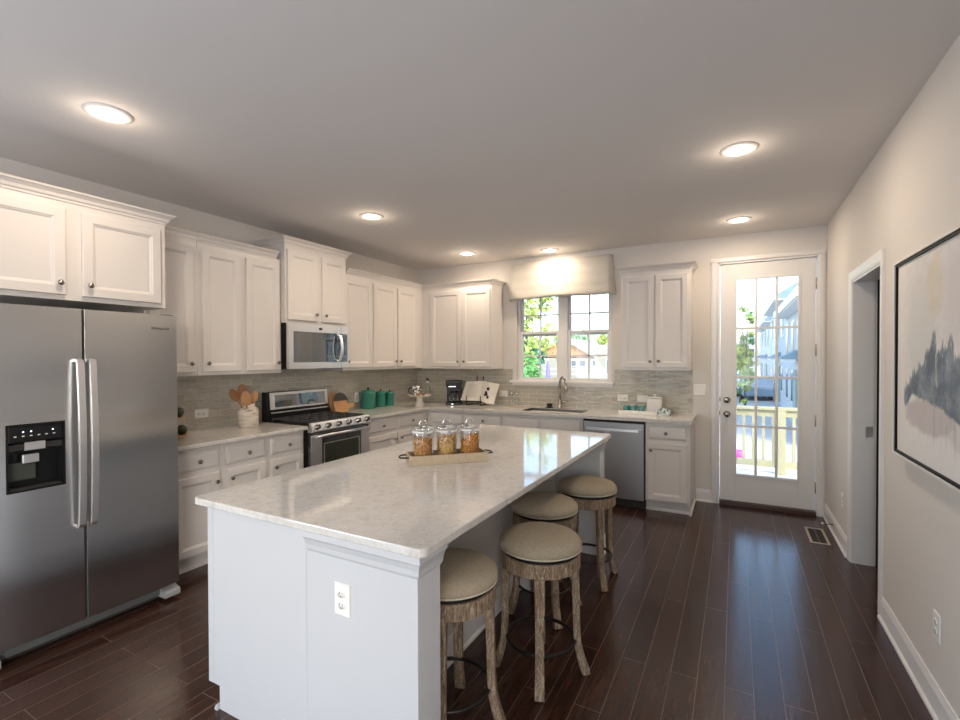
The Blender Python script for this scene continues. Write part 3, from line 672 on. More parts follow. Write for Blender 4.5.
MB().tube([sd(0.125, 0.278), sd(0.129, 0.240), sd(0.134, 0.190)], [0.017, 0.021, 0.019], 14).build('spray_head', mt['nickel'], t)
MB().tube([(0.018, 0, 0.07), (0.05, -0.008, 0.075), (0.105, -0.02, 0.085)], [0.017, 0.014, 0.008], 10).build('handle', mt['nickel'], t)
t = tag(MB().lathe([(0.028, 0), (0.030, 0.006), (0.016, 0.014), (0.020, 0.03), (0.022, 0.045), (0.012, 0.055), (0, 0.058)], n=16).build('dish_brush', mt['blackp']), 'small black scrub brush standing left of the faucet', 'brush'); t.location = (2.00, -0.095, ZC1); t.scale = (1.7, 1.7, 1.0)

# ------------------------------------------------------------------ fridge
F0, FS, F1, FX = -4.637, -4.211, -3.724, 0.85           # left edge, seam, right edge, door face
t = thing('refrigerator', 'tall stainless side-by-side refrigerator with a water dispenser', 'refrigerator', (0, 0, 0))
MB().box(0.04, 0.775, F0+0.005, F1-0.005, 0.03, 1.755).build('body', plain('fridge_side_grey', (0.22, 0.22, 0.225), 0.4, 0.3), t, 0.004)
DY0, DY1, DZ0_, DZ1_ = -4.520, -4.298, 0.853, 1.180
mb = MB()                                                # freezer door with the dispenser opening
for b in ((F0, DY0, 0.095, 1.775), (DY1, FS-0.006, 0.095, 1.775), (DY0, DY1, 0.095, DZ0_), (DY0, DY1, DZ1_, 1.775)): mb.box(0.785, FX, b[0], b[1], b[2], b[3])
fd = mb.build('freezer_door', mt['steel'], t)
rd = box('fridge_door', mt['steel'], t, (0.785, FX, FS+0.006, F1, 0.095, 1.775), 0.002)
box('gasket', mt['darkgap'], t, (0.776, 0.842, FS-0.0058, FS+0.0058, 0.10, 1.77))  # dark strip filling the door seam, painting the shade between the doors
def handle(y, parent):
    pth = [(FX, y, 1.50), (FX+0.030, y, 1.494)]+[(FX+0.032+0.020*math.sin(PI*i/12), y, 1.485-0.86*i/12) for i in range(13)]+[(FX+0.030, y, 0.616), (FX, y, 0.61)]
    MB().bar(pth, 0.031, 0.018, (0, 1, 0)).build('handle', mt['steelv'], parent, 0.0055, seg=3)
handle(FS-0.027, fd); handle(FS+0.028, rd)
for y in (F0+0.045, F1-0.045): box('hinge_cover', mt['blackp'], t, (0.70, 0.83, y-0.03, y+0.03, 1.7755, 1.780), 0.001)
dp = MB().loops([[(FX+0.003, DY0-0.004, DZ0_-0.004), (FX+0.003, DY1+0.004, DZ0_-0.004), (FX+0.003, DY1+0.004, DZ1_+0.004), (FX+0.003, DY0-0.004, DZ1_+0.004)],
                 [(FX+0.003, DY0+0.004, DZ0_+0.004), (FX+0.003, DY1-0.004, DZ0_+0.004), (FX+0.003, DY1-0.004, DZ1_-0.004), (FX+0.003, DY0+0.004, DZ1_-0.004)],
                 [(0.79, DY0+0.004, DZ0_+0.004), (0.79, DY1-0.004, DZ0_+0.004), (0.79, DY1-0.004, DZ1_-0.004), (0.79, DY0+0.004, DZ1_-0.004)]], cap0=False).build('dispenser', mt['blackp'], fd)
box('control_panel', mt['blackp'], fd, (0.80, FX+0.001, DY0+0.006, DY1-0.006, 1.095, DZ1_-0.006), 0.003)
box('shelf', mt['darkgap'], fd, (0.795, FX-0.005, DY0+0.006, DY1-0.006, 1.055, 1.085))
box('button_badge', mt['steelv'], fd, (FX-0.006, FX+0.0005, -4.455, -4.375, 1.052, 1.092))
box('paddle', mt['steelv'], fd, (FX-0.030, FX-0.012, -4.46, -4.395, 0.985, 1.03), 0.004)
box('drip_tray', mt['darkgap'], fd, (0.795, FX-0.002, DY0+0.012, DY1-0.012, DZ0_+0.006, DZ0_+0.014))
box('cup_pad', plain('grey_green_pad', (0.05, 0.06, 0.045), 0.4), fd, (0.80, 0.81, -4.505, -4.40, 0.90, 0.99), 0.003)
for i in range(6): box('button', mt['white_plastic'], fd, (FX+0.001, FX+0.002, -4.495+i*0.030, -4.485+i*0.030, 1.122, 1.127))
for y in (-4.46, -4.43, -4.345): box('indicator_light', emit('small_led', (0.7, 0.8, 1.0), 2.0), fd, (FX+0.001, FX+0.002, y-0.003, y+0.003, 1.142, 1.148))
box('kick_grille', plain('grille_grey', (0.10, 0.105, 0.10), 0.5), t, (0.77, 0.80, F0+0.09, F1-0.09, 0.035, 0.085))
box('toe_recess', mt['darkgap'], t, (0.10, 0.765, F0+0.02, F1-0.02, 0.004, 0.03))
for a, b in ((F0-0.004, F0+0.085), (F1-0.088, F1+0.004)): MB().prism([(0.74, 0.020), (FX+0.006, 0.020), (FX+0.006, 0.052), (FX, 0.058), (0.74, 0.092)], 1, a, b).build('foot_bracket', mt['bracket'], t, 0.003)
text_obj('wordmark', 'Whirlpool', 0.024, mt['darkgap'], rd, Matrix(((0, 0, 1, FX+0.0006), (1, 0, 0, -3.822), (0, 1, 0, 1.690), (0, 0, 0, 1))))

# ------------------------------------------------------------------ microwave
t = thing('microwave', 'stainless over-the-range microwave hanging above the stove', 'microwave', (0, 0, 0))
a, b, z0, z1 = -2.507, -1.755, 1.408, 1.829
box('body', mt['blackp'], t, (0.012, 0.370, a, b, z0+0.002, z1), 0.003)
mb = MB(); ga, gb, gz0, gz1 = -2.452, -1.772, 1.468, 1.755
for q in ((a, ga, z0, z1), (gb, b, z0, z1), (ga, gb, z0, gz0), (ga, gb, gz1, z1)): mb.box(0.372, 0.400, *q)
fr = mb.build('door_frame', mt['steel_light'], t)
box('door_glass', mt['mirrorglass'], t, (0.372, 0.3985, ga+0.0005, -1.862, gz0+0.0005, gz1-0.0005), 0.002)
box('control_panel', mt['mirrorglass'], t, (0.372, 0.3980, -1.858, gb-0.0005, gz0+0.0005, gz1-0.0005), 0.002)
box('seam', mt['darkgap'], t, (0.395, 0.4003, -1.8615, -1.8585, z0+0.002, z1-0.002))
pth = [(0.398, -1.905, 1.745), (0.428, -1.900, 1.730)]+[(0.432+0.022*math.sin(PI*i/10), -1.898, 1.72-0.22*i/10) for i in range(11)]+[(0.428, -1.900, 1.490), (0.398, -1.905, 1.475)]
MB().bar(pth, 0.030, 0.014, (0, 1, 0)).build('handle', mt['steelv'], t, 0.004)
MB().lathe([(0.015, 0), (0.015, 0.002), (0, 0.0022)], n=20).build('badge', mt['darkgap'], t, xf=lambda p, q, r: (0.4+r, -2.13+p*1.6, 1.79+q*0.8))
box('vent_grille', mt['darkgap'], t, (0.05, 0.36, a+0.03, b-0.03, z0-0.004, z0+0.002))

# ------------------------------------------------------------------ range
t = thing('range', 'stainless gas range with six knobs and a raised display panel', 'range', (0, 0, 0))
a, b = -2.497, -1.745
box('body', mt['blackp'], t, (0.03, 0.625, a, b, 0.10, 0.893), 0.003)
box('toe_panel', mt['darkgap'], t, (0.05, 0.58, a+0.01, b-0.01, 0.003, 0.10))
box('cooktop', mt['blackglass'], t, (0.03, 0.640, a, b, 0.8935, 0.912), 0.004)
# backguard leaning slightly back
MB().prism([(0.012, 0.9125), (0.10, 0.9125), (0.105, 0.93), (0.105, 1.00), (0.085, 1.015), (0.070, 1.185), (0.012, 1.185)], 1, a, b).build('backguard', mt['blackp'], t, 0.004)
def slant(x0, x1, z0_, z1_, y0, y1, th): # plate on the leaning front of the backguard
    return [[(x0, y0, z0_), (x0, y1, z0_), (x1, y1, z1_), (x1, y0, z1_)], [(x0+th, y0, z0_), (x0+th, y1, z0_), (x1+th, y1, z1_), (x1+th, y0, z1_)]]
MB().loops(slant(0.0857, 0.0712, 1.018, 1.180, a+0.035, b-0.002, 0.006)).build('display_panel', mt['steel_light'], t, 0.002)
MB().loops(slant(0.0915, 0.0795, 1.038, 1.155, a+0.085, b-0.045, 0.003)).build('display_glass', mt['mirrorglass'], t)
box('trim_strip', mt['steelv'], t, (0.1053, 0.1075, a+0.03, b-0.01, 0.984, 0.996))
# control panel with knobs
MB().prism([(0.6255, 0.848), (0.676, 0.848), (0.690, 0.862), (0.672, 0.925), (0.660, 0.932), (0.6405, 0.932), (0.6405, 0.893), (0.6255, 0.893)], 1, a, b).build('control_panel', mt['steelv'], t, 0.002)
for i in range(6):
    y = a+0.055+i*(b-a-0.11)/5; ax = Vector((0.962, 0, 0.275))
    kx = lambda p, q, r, y=y: (0.681+0.962*r-0.275*q, y+p, 0.893+0.275*r+0.962*q)
    kb = MB().lathe([(0.026, 0), (0.026, 0.006), (0.021, 0.008), (0.019, 0.030), (0.016, 0.034), (0, 0.035)], n=20).build('knob', mt['knob'], t, xf=kx)
    MB().box(-0.004, 0.004, -0.018, 0.018, 0.0345, 0.042).build('grip', mt['blackm'], kb, xf=kx)
# grates
for k in range(3):
    y0 = a+0.03+k*0.233; y1 = y0+0.226; mb = MB()
    for y in (y0+0.006, (y0+y1)/2, y1-0.006): mb.box(0.115, 0.615, y-0.006, y+0.006, 0.927, 0.942)
    for x in (0.121, 0.24, 0.365, 0.49, 0.609): mb.box(x-0.006, x+0.006, y0, y1, 0.927, 0.942)
    for x in (0.121, 0.609):
        for y in (y0+0.006, y1-0.006): mb.box(x-0.007, x+0.007, y-0.007, y+0.007, 0.9125, 0.927)
    mb.build('grate', mt['iron'], t, 0.002)
for x in (0.24, 0.49):
    for y in (a+0.145, b-0.145): MB().lathe([(0.045, 0.9125), (0.045, 0.920), (0.032, 0.924), (0, 0.925)], x, y, 18).build('burner', mt['iron'], t)
# oven door
oz0, oz1 = 0.305, 0.838
box('oven_door', mt['blackglass'], t, (0.628, 0.660, a+0.002, b-0.002, oz0, oz1), 0.003)
for y0, y1 in ((a+0.002, a+0.128), (b-0.115, b-0.002)): box('door_stile', mt['steel_light'], t, (0.6602, 0.668, y0, y1, oz0, oz1-0.02), 0.002)
mb = MB(); wa, wb, wz0, wz1 = a+0.150, b-0.137, 0.47, 0.735
for q in ((wa, wa+0.012, wz0, wz1), (wb-0.012, wb, wz0, wz1), (wa+0.012, wb-0.012, wz0, wz0+0.016), (wa+0.012, wb-0.012, wz1-0.008, wz1)): mb.box(0.6602, 0.663, *q)
mb.build('window_trim', plain('oven_window_trim', (0.5, 0.5, 0.48), 0.3, 0.8), t)
box('oven_window', plain('oven_glass', (0.03, 0.035, 0.022), 0.05), t, (0.6602, 0.6615, wa+0.0125, wb-0.0125, wz0+0.0165, wz1-0.0085))
mb = MB(); mb.tube([(0.705, a+0.03, 0.812), (0.705, b-0.03, 0.812)], 0.0135, 14)
for y in (a+0.055, b-0.055): mb.box(0.660, 0.704, y-0.014, y+0.014, 0.802, 0.822)
mb.build('oven_handle', mt['steelv'], t)
box('warming_drawer', mt['steelx'], t, (0.628, 0.662, a+0.002, b-0.002, 0.115, 0.295), 0.003)

# ------------------------------------------------------------------ dishwasher
t = thing('dishwasher', 'stainless dishwasher with a bar handle under the back worktop', 'dishwasher', (0, 0, 0))
a, b = 2.556, 3.162
box('tub', mt['darkgap'], t, (a-0.006, b+0.006, -0.575, -0.02, 0.004, 0.872))
box('door_panel', mt['steelx'], t, (a, b-0.004, -0.602, -0.576, 0.088, 0.848), 0.004)
pth = [(a+0.035, -0.602, 0.780), (a+0.040, -0.632, 0.780)]+[(a+0.045+(b-a-0.094)*i/12, -0.634-0.016*math.sin(PI*i/12), 0.780) for i in range(13)]+[(b-0.044, -0.632, 0.780), (b-0.039, -0.602, 0.780)]
MB().bar(pth, 0.026, 0.012, (0, 0, 1)).build('handle', mt['steelv'], t, 0.003)

# ------------------------------------------------------------------ island
IX0, IXW, IX1 = 1.967, 2.541, 3.050
IY0, IY1 = -4.200, -1.735
o = slab('island_countertop', [(1.885+0.0, -4.240), (3.100, -4.240), (3.100, -1.700), (1.885, -1.700)], 'big quartz island worktop with a seating overhang')
o.modifiers.clear()
vb = MB(); rc = 0.03; n = 6; ring = []
for cx, cy, a0 in ((1.885+rc, -4.240+rc, PI), (3.100-rc, -4.240+rc, 1.5*PI), (3.100-rc, -1.700-rc, 0), (1.885+rc, -1.700-rc, 0.5*PI)):
    for i in range(n+1): th = a0+0.5*PI*i/n; ring.append((cx+rc*math.cos(th), cy+rc*math.sin(th)))
old = o.data; tmp = MB().prism(ring, 2, ZC0+0.001, ZC1).build('tmp', mt['quartz']); o.data = tmp.data; bpy.data.objects.remove(tmp); o.data.name = 'island_countertop'
b_ = o.modifiers.new('bevel', 'BEVEL'); b_.width = 0.004; b_.segments = 2; b_.limit_method = 'ANGLE'; b_.angle_limit = math.radians(60)
t = thing('kitchen_island', 'white kitchen island base with end walls framing the seating recess', 'island', (0, 0, 0))
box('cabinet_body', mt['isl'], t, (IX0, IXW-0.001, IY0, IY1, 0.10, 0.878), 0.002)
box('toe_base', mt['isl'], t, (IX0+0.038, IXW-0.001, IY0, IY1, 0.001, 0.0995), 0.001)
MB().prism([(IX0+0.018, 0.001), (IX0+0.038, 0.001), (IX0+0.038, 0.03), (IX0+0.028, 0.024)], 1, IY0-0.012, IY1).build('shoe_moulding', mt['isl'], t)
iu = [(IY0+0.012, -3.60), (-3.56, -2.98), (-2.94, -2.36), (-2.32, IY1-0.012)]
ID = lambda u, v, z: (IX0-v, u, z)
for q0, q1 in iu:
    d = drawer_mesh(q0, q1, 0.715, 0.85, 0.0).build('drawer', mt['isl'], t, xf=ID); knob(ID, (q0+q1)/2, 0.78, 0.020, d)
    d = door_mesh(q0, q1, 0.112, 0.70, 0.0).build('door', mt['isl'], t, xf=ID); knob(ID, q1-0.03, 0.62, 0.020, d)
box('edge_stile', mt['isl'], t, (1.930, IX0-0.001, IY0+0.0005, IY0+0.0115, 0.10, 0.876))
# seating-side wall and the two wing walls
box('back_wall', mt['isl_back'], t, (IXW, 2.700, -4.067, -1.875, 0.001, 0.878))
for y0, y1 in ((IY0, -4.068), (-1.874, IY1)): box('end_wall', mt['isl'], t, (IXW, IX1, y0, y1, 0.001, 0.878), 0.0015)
TR = [(0.0, 0.0), (0.004, 0.0), (0.008, 0.010), (0.012, 0.012), (0.014, 0.030), (0.022, 0.052), (0.030, 0.060), (0.030, 0.084), (0.0, 0.084)]
idt = lambda u, v, z: (u, v, z)
PL = lambda u, v, z: (u, -v, z)                          # plan path mirrored so the outside lies left of travel
crown([(IXW+0.012, -IY0+0.0002), (IX1+0.0002, -IY0+0.0002), (IX1+0.0002, 4.068)], 0.793, t, PL, TR, mt['isl'], 'top_moulding')
crown([(IX1+0.0002, 1.874), (IX1+0.0002, -IY1)], 0.793, t, PL, TR, mt['isl'], 'top_moulding')
mb = MB()
mb.prism([(2.700+p[0], p[1]) for p in BB], 1, -4.067, -1.875)
mb.build('recess_baseboard', mt['trim'], t)
MB().prism([(IX1+p[0], p[1]) for p in BB], 1, IY0, -4.068).build('end_baseboard', mt['trim'], t)
MB().prism([(IX1+p[0], p[1]) for p in BB], 1, -1.874, IY1).build('end_baseboard', mt['trim'], t)
box('support_post', mt['isl'], t, (2.700, 2.775, -2.615, -2.535, 0.130, 0.878), 0.002)
box('post_base', mt['trim'], t, (2.700, 2.795, -2.635, -2.515, 0.001, 0.130), 0.004)

# ------------------------------------------------------------------ outlets and switches
def outlet(label, pos, xf, cat='outlet', gangs=1, kind='duplex', wide=False, group='white outlets and switch plates'):
    t = thing('wall_outlet' if cat == 'outlet' else 'light_switch', label, cat, pos, group=group)
    W = 0.0365+0.023*(gangs-1); Hh = 0.058
    if wide: W, Hh = 0.058, 0.0365
    if gangs == 2 and wide: W, Hh = 0.058, 0.058
    L = [(0, 0.0005), (0, 0.003), (0.003, 0.006)]
    MB().loops([[(-W+i, -Hh+i, v), (W-i, -Hh+i, v), (W-i, Hh-i, v), (-W+i, Hh-i, v)] for i, v in L]).build('cover_plate', mt['white_plastic'], t, xf=lambda a, b, c: xf(a, c, b))
    for g_ in range(gangs):
        cx = (g_-(gangs-1)/2)*0.046
        if kind == 'duplex':
            for s_ in (-1, 1):
                px, pz = (s_*0.020, 0) if wide else (cx, s_*0.020)
                r_ = MB().lathe([(0.0165, 0.006), (0.016, 0.0085), (0, 0.0088)], n=18).build('receptacle', mt['white_plastic'], t, xf=lambda a, b, c, px=px, pz=pz: xf(a+px, c, b*0.82+pz))
                mm = MB()
                for dx_ in (-0.006, 0.006): mm.box(px+dx_-0.0012, px+dx_+0.0012, 0.0088, 0.0093, pz+0.000, pz+0.008)
                mm.box(px-0.002, px+0.002, 0.0088, 0.0093, pz-0.009, pz-0.005)
                mm.build('slot', mt['darkgap'], r_, xf=xf)
        else:
            MB().box(cx-0.008 if not wide else -0.016, cx+0.008 if not wide else 0.016, 0.006, 0.010, -0.016 if not wide else -0.008, 0.016 if not wide else 0.008).build('rocker', mt['white_plastic'], t, 0.001, xf=xf)
    return t
XL = lambda u, v, z: (v, u, z)                            # on a wall facing +X
XB = lambda u, v, z: (u, -v, z)                           # on a wall facing -Y
XR = lambda u, v, z: (-v, u, z)                           # on a wall facing -X
outlet('white duplex outlet on the white end wall of the island', (2.723, IY0, 0.649), XB)
outlet('white outlet on the right wall under the abstract painting', (RX, -2.785, 0.370), XR)
outlet('white outlet low on the right wall between the door corner and the doorway', (RX, -0.795, 0.370), XR)
outlet('white sideways outlet in the tile left of the wooden spoon crock', (0.009, -3.068, 1.046), XL, wide=True)
outlet('white outlet in the tile behind the small cutting board', (0.009, -1.223, 1.043), XL)
outlet('white outlet in the tile between the cookbook and the window', (1.361-0.01, -0.009, 1.052), XB, wide=True)
outlet('white outlet in the tile right of the faucet, nearest the window', (2.835, -0.009, 1.053), XB, wide=True)
outlet('white switch plate in the tile behind the white lidded jar', (3.047, -0.009, 1.050), XB, cat='switch', wide=True, kind='rocker')
outlet('white double switch plate on the wall left of the glazed door', (3.618, 0, 1.163), XB, cat='switch', gangs=2, kind='rocker')

# ------------------------------------------------------------------ floor vent, door stop
t = thing('floor_vent', 'rectangular metal floor vent in front of the glazed door', 'vent', (4.555, -0.61, 0))
mb = MB(); W, L = 0.068, 0.20
mb.box(-W, -W+0.018, -L, L, 0, 0.005).box(W-0.018, W, -L, L, 0, 0.005).box(-W+0.018, W-0.018, -L, -L+0.022, 0, 0.005).box(-W+0.018, W-0.018, L-0.022, L, 0, 0.005)
mb.build('frame', plain('vent_beige_metal', (0.45, 0.40, 0.33), 0.4, 0.4), t, 0.001)
box('duct', mt['darkgap'], t, (-W+0.018, W-0.018, -L+0.022, L-0.022, 0.0002, 0.001))
mb = MB()
for i in range(22):
    y = -L+0.03+i*(2*L-0.06)/21; mb.box(-W+0.018, W-0.018, y-0.002, y+0.002, 0.001, 0.004)
mb.box(-0.004, 0.004, -L+0.022, L-0.022, 0.001, 0.0042)
mb.build('grille', plain('vent_dark_metal', (0.10, 0.085, 0.07), 0.4, 0.5), t)
t = thing('door_stop', 'small spring door stop on the right baseboard', 'door stop', (RX-0.014, -0.48, 0.075))
MB().tube([(0, 0, 0), (-0.07, 0, 0)], 0.006, 10).build('spring', mt['nickel'], t); MB().tube([(-0.07, 0, 0), (-0.085, 0, 0)], 0.009, 12).build('tip', mt['white_plastic'], t)

# ------------------------------------------------------------------ painting
t = thing('painting', 'large framed abstract painting with a grey-blue shape on the right wall', 'painting', (0, 0, 0))
py0, py1, pz0, pz1 = -3.56, -2.318, 1.017, 1.977
box('canvas', mt['painting'], t, (4.668, 4.694, py0+0.0225, py1-0.0225, pz0+0.0225, pz1-0.0225))
def frame4(x0, x1, g0, g1):
    mb = MB(); mb.box(x0, x1, py0+g0, py1-g0, pz0+g0, pz0+g1).box(x0, x1, py0+g0, py1-g0, pz1-g1, pz1-g0).box(x0, x1, py0+g0, py0+g1, pz0+g1, pz1-g1).box(x0, x1, py1-g1, py1-g0, pz0+g1, pz1-g1); return mb
frame4(4.654, 4.698, 0.0, 0.010).build('outer_frame', mt['silver'], t)
frame4(4.659, 4.697, 0.0104, 0.0222).build('inner_frame', mt['blackframe'], t)

# ------------------------------------------------------------------ roman shade
t = thing('roman_shade', 'ivory fabric roman shade valance over the sink window', 'window shade', (0, 0, 0))
sx0, sx1, sz0, sz1 = 1.478, 2.722, 2.222, 2.668
rows = 14; cols = 24; mb = MB(); v = []; f = []
for j in range(rows+1):
    tz = j/rows; z = sz1+(sz0-sz1)*tz
    for i in range(cols+1):
        tx = i/cols; x = sx0+(sx1-sx0)*tx+(0.012*(tx-0.5)*2*tz)
        y = -0.058-0.030*tz-0.004*math.sin(tx*9+tz*2)*tz-(0.006 if 0.80 < tz < 0.9 else 0)-0.002*math.sin(tz*22)
        v.append((x, y, z-(0.006*math.sin(tx*PI*3)*tz)))
for j in range(rows):
    for i in range(cols): q = j*(cols+1)+i; f.append((q, q+1, q+cols+2, q+cols+1))
o = mb.add(v, f, True).build('front_panel', mt['shade'], t); so = o.modifiers.new('thick', 'SOLIDIFY'); so.thickness = 0.004
for sx, s_ in ((sx0, -1), (sx1, 1)):
    mb = MB(); v = []; f = []
    for j in range(9):
        tz = j/8; z = sz1+(sz0-sz1)*tz
        for i in range(5):
            k = i/4; v.append((sx+s_*(0.012*tz+(0.030*tz*k if s_ > 0 else 0.004*k)), (-0.055-0.030*tz)*(1-k)-0.004*k, z-0.01*k*tz))
    for j in range(8):
        for i in range(4): q = j*5+i; f.append((q, q+1, q+6, q+5))
    o = mb.add(v, f, True).build('side_return', mt['shade'], t); so = o.modifiers.new('thick', 'SOLIDIFY'); so.thickness = 0.003
box('head_rail', mt['trim'], t, (sx0+0.01, sx1-0.01, -0.05, -0.002, sz1-0.04, sz1-0.002))

# ------------------------------------------------------------------ recessed ceiling lights
def downlight(loc, label):
    t = thing('ceiling_light', label, 'ceiling light', loc, group='recessed ceiling lights')
    MB().lathe([(0.104, -0.0005), (0.100, -0.006), (0.086, -0.011), (0.070, -0.009), (0.0665, -0.0005)], n=40, cap=False).build('trim_ring', mt['trim'], t)
    MB().lathe([(0.066, -0.0005), (0.066, -0.008), (0.056, -0.011), (0.03, -0.014), (0, -0.0145)], n=40, cap=False).build('lens', mt['lens'], t)
    l = bpy.data.lights.new('downlight', 'AREA'); l.shape = 'DISK'; l.size = 0.13; l.energy = DOWNLIGHT; l.spread = math.radians(180); l.color = (1.0, 0.80, 0.60)
    o = bpy.data.objects.new('downlight', l); C.objects.link(o); o.parent = t; o.location = (0, 0, -0.02)
    l = bpy.data.lights.new('lens_glow', 'POINT'); l.energy = DOWNLIGHT*0.17; l.shadow_soft_size = 0.05; l.color = (1.0, 0.80, 0.60)
    o = bpy.data.objects.new('lens_glow', l); C.objects.link(o); o.parent = t; o.location = (0, 0, -0.09)
    return t
for loc, lab in (((1.175, -4.222, H), 'round recessed ceiling light in front of the fridge'), ((1.165, -2.264, H), 'round recessed ceiling light in front of the microwave'),
                 ((1.166, -0.605, H), 'round recessed ceiling light near the inside cabinet corner'), ((2.069, -0.278, H), 'round recessed ceiling light right above the window shade'),
                 ((3.963, -2.225, H), 'round recessed ceiling light nearest the doorway in the right wall'), ((3.972, -0.588, H), 'round recessed ceiling light in front of the glazed door')):
    downlight(loc, lab)

# ------------------------------------------------------------------ bar stools
def make_stool():
    t = thing('bar_stool', '', 'stool', (0, 0, 0), group='backless swivel bar stools at the island')
    MB().lathe([(0.0, 0.596), (0.180, 0.596), (0.192, 0.600), (0.197, 0.612), (0.198, 0.623), (0.193, 0.638), (0.178, 0.652), (0.150, 0.663), (0.105, 0.671), (0.05, 0.674), (0, 0.675)], n=48, cap=False).build('seat_cushion', mt['linen'], t)
    MB().tube(circ(0.1955, 48, 0.606), 0.0032, 8, closed=True).build('piping', mt['piping'], t)
    MB().lathe([(0.0, 0.5825), (0.178, 0.5825), (0.178, 0.596), (0, 0.596)], n=40, cap=False, smooth=False).build('swivel_plate', mt['blackm'], t)
    MB().lathe([(0.150, 0.516), (0.187, 0.516), (0.190, 0.519), (0.190, 0.579), (0.187, 0.582), (0.150, 0.582), (0.150, 0.516)], n=48, cap=False, smooth=False).build('apron', mt['stoolwood'], t, smooth_all=False)
    for k in range(4):
        th = k*PI/2; pr = []
        for z in (0.516, 0.42, 0.32, 0.22, 0.15, 0.09, 0.04, 0.0):
            r = 0.164 + 0.014*(0.52-z)/0.52 + 0.040*max(0, (0.17-z)/0.17)**1.6; pr.append((r*math.cos(th), r*math.sin(th), z))
        pr[-1] = (pr[-1][0], pr[-1][1], 0.0)
        MB().bar(pr, [0.046, 0.043, 0.041, 0.040, 0.040, 0.041, 0.043, 0.044], [0.036, 0.034, 0.033, 0.033, 0.034, 0.035, 0.037, 0.038], (-math.sin(th), math.cos(th), 0)).build('leg', mt['stoolwood'], t, 0.003)
    MB().tube(circ(0.161, 44, 0.160), 0.0085, 10, closed=True).build('foot_ring', mt['blackm'], t)
    return t
s0 = make_stool()
spots = [((2.915, -3.790), 20, 'nearest backless bar stool, half hidden by the front end wall of the island'), ((3.122, -3.300), 20, 'backless bar stool standing farthest out from the island, second from the front'),
         ((2.945, -2.775), 40, 'backless bar stool tucked under the worktop behind another stool, third from the front'), ((3.055, -2.245), 45, 'backless bar stool at the far end of the island, closest to the dishwasher')]
for i, ((x, y), a, lab) in enumerate(spots):
    if i == 0: s0.location = (x, y, 0); s0.rotation_euler = (0, 0, math.radians(a)); s0['label'] = lab
    else: copy_thing(s0, (x, y, 0), math.radians(a), lab)

# ------------------------------------------------------------------ island tray and jars
ZI = ZC1
TA = math.radians(45); TC = (2.480, -3.128)
def loc_in(cx, cy, a, u, v): return (cx+u*math.cos(a)-v*math.sin(a), cy+u*math.sin(a)+v*math.cos(a))
t = thing('serving_tray', 'pale washed wood tray with dark metal handles on the island', 'tray', (TC[0], TC[1], ZI), TA)
hl, hd = 0.226, 0.082
box('bottom', mt['traydark'], t, (-hl+0.010, hl-0.010, -hd+0.010, hd-0.010, 0.0005, 0.010))
for nm, b in (('long_side', (-hl, hl, -hd, -hd+0.010, 0.0005, 0.054)), ('long_side', (-hl, hl, hd-0.010, hd, 0.0005, 0.054)), ('end_panel', (-hl, -hl+0.010, -hd+0.0102, hd-0.0102, 0.0005, 0.054)), ('end_panel', (hl-0.010, hl, -hd+0.0102, hd-0.0102, 0.0005, 0.054))):
    box(nm, mt['traywood'], t, b, 0.0012)
for s_ in (-1, 1):
    MB().tube([(s_*hl, -0.045, 0.040), (s_*(hl+0.020), -0.045, 0.042), (s_*(hl+0.042), -0.030, 0.040), (s_*(hl+0.048), 0, 0.039), (s_*(hl+0.042), 0.030, 0.040), (s_*(hl+0.020), 0.045, 0.042), (s_*hl, 0.045, 0.040)], 0.0045, 8).build('handle', mt['blackm'], t)
def jar(loc, label):
    t = thing('glass_jar', label, 'jar', loc, TA, 'clip-top jars on the island tray')
    r = 0.060
    MB().lathe([(0.0, 0.001), (r-0.008, 0.001), (r, 0.008), (r, 0.118), (r-0.006, 0.128), (r-0.010, 0.132)], n=36, cap=False).build('body', mt['jarglass'], t)
    MB().lathe([(r-0.012, 0.132), (r-0.001, 0.133), (r+0.001, 0.138), (r-0.001, 0.143), (r-0.012, 0.144), (r-0.012, 0.132)], n=36, cap=False).build('gasket', mt['white_plastic'], t)
    lid = MB().lathe([(r-0.008, 0.1445), (r, 0.146), (r, 0.158), (r-0.006, 0.163), (0, 0.165)], n=36, cap=False).build('lid', mt['jarglass'], t)
    mb = MB(); mb.tube(circ(r+0.0015, 36, 0.128), 0.0022, 6, closed=True); mb.tube(circ(r+0.0022, 36, 0.152), 0.0022, 6, closed=True)
    for a in (-PI/2, PI/2): 
        x, y = (r+0.003)*math.cos(a), (r+0.003)*math.sin(a); mb.box(x-0.006, x+0.006, y-0.006, y+0.006, 0.122, 0.156)
    mb.build('clasp_band', mt['chrome'], t)
    MB().tube([(-0.022, 0, 0.164)]+[(-0.022*math.cos(PI*i/10), 0, 0.170+0.020*math.sin(PI*i/10)) for i in range(11)]+[(0.022, 0, 0.164)], 0.0032, 8).build('handle', mt['chrome'], t)
    t.scale = (1, 1, 1.22)
    return t
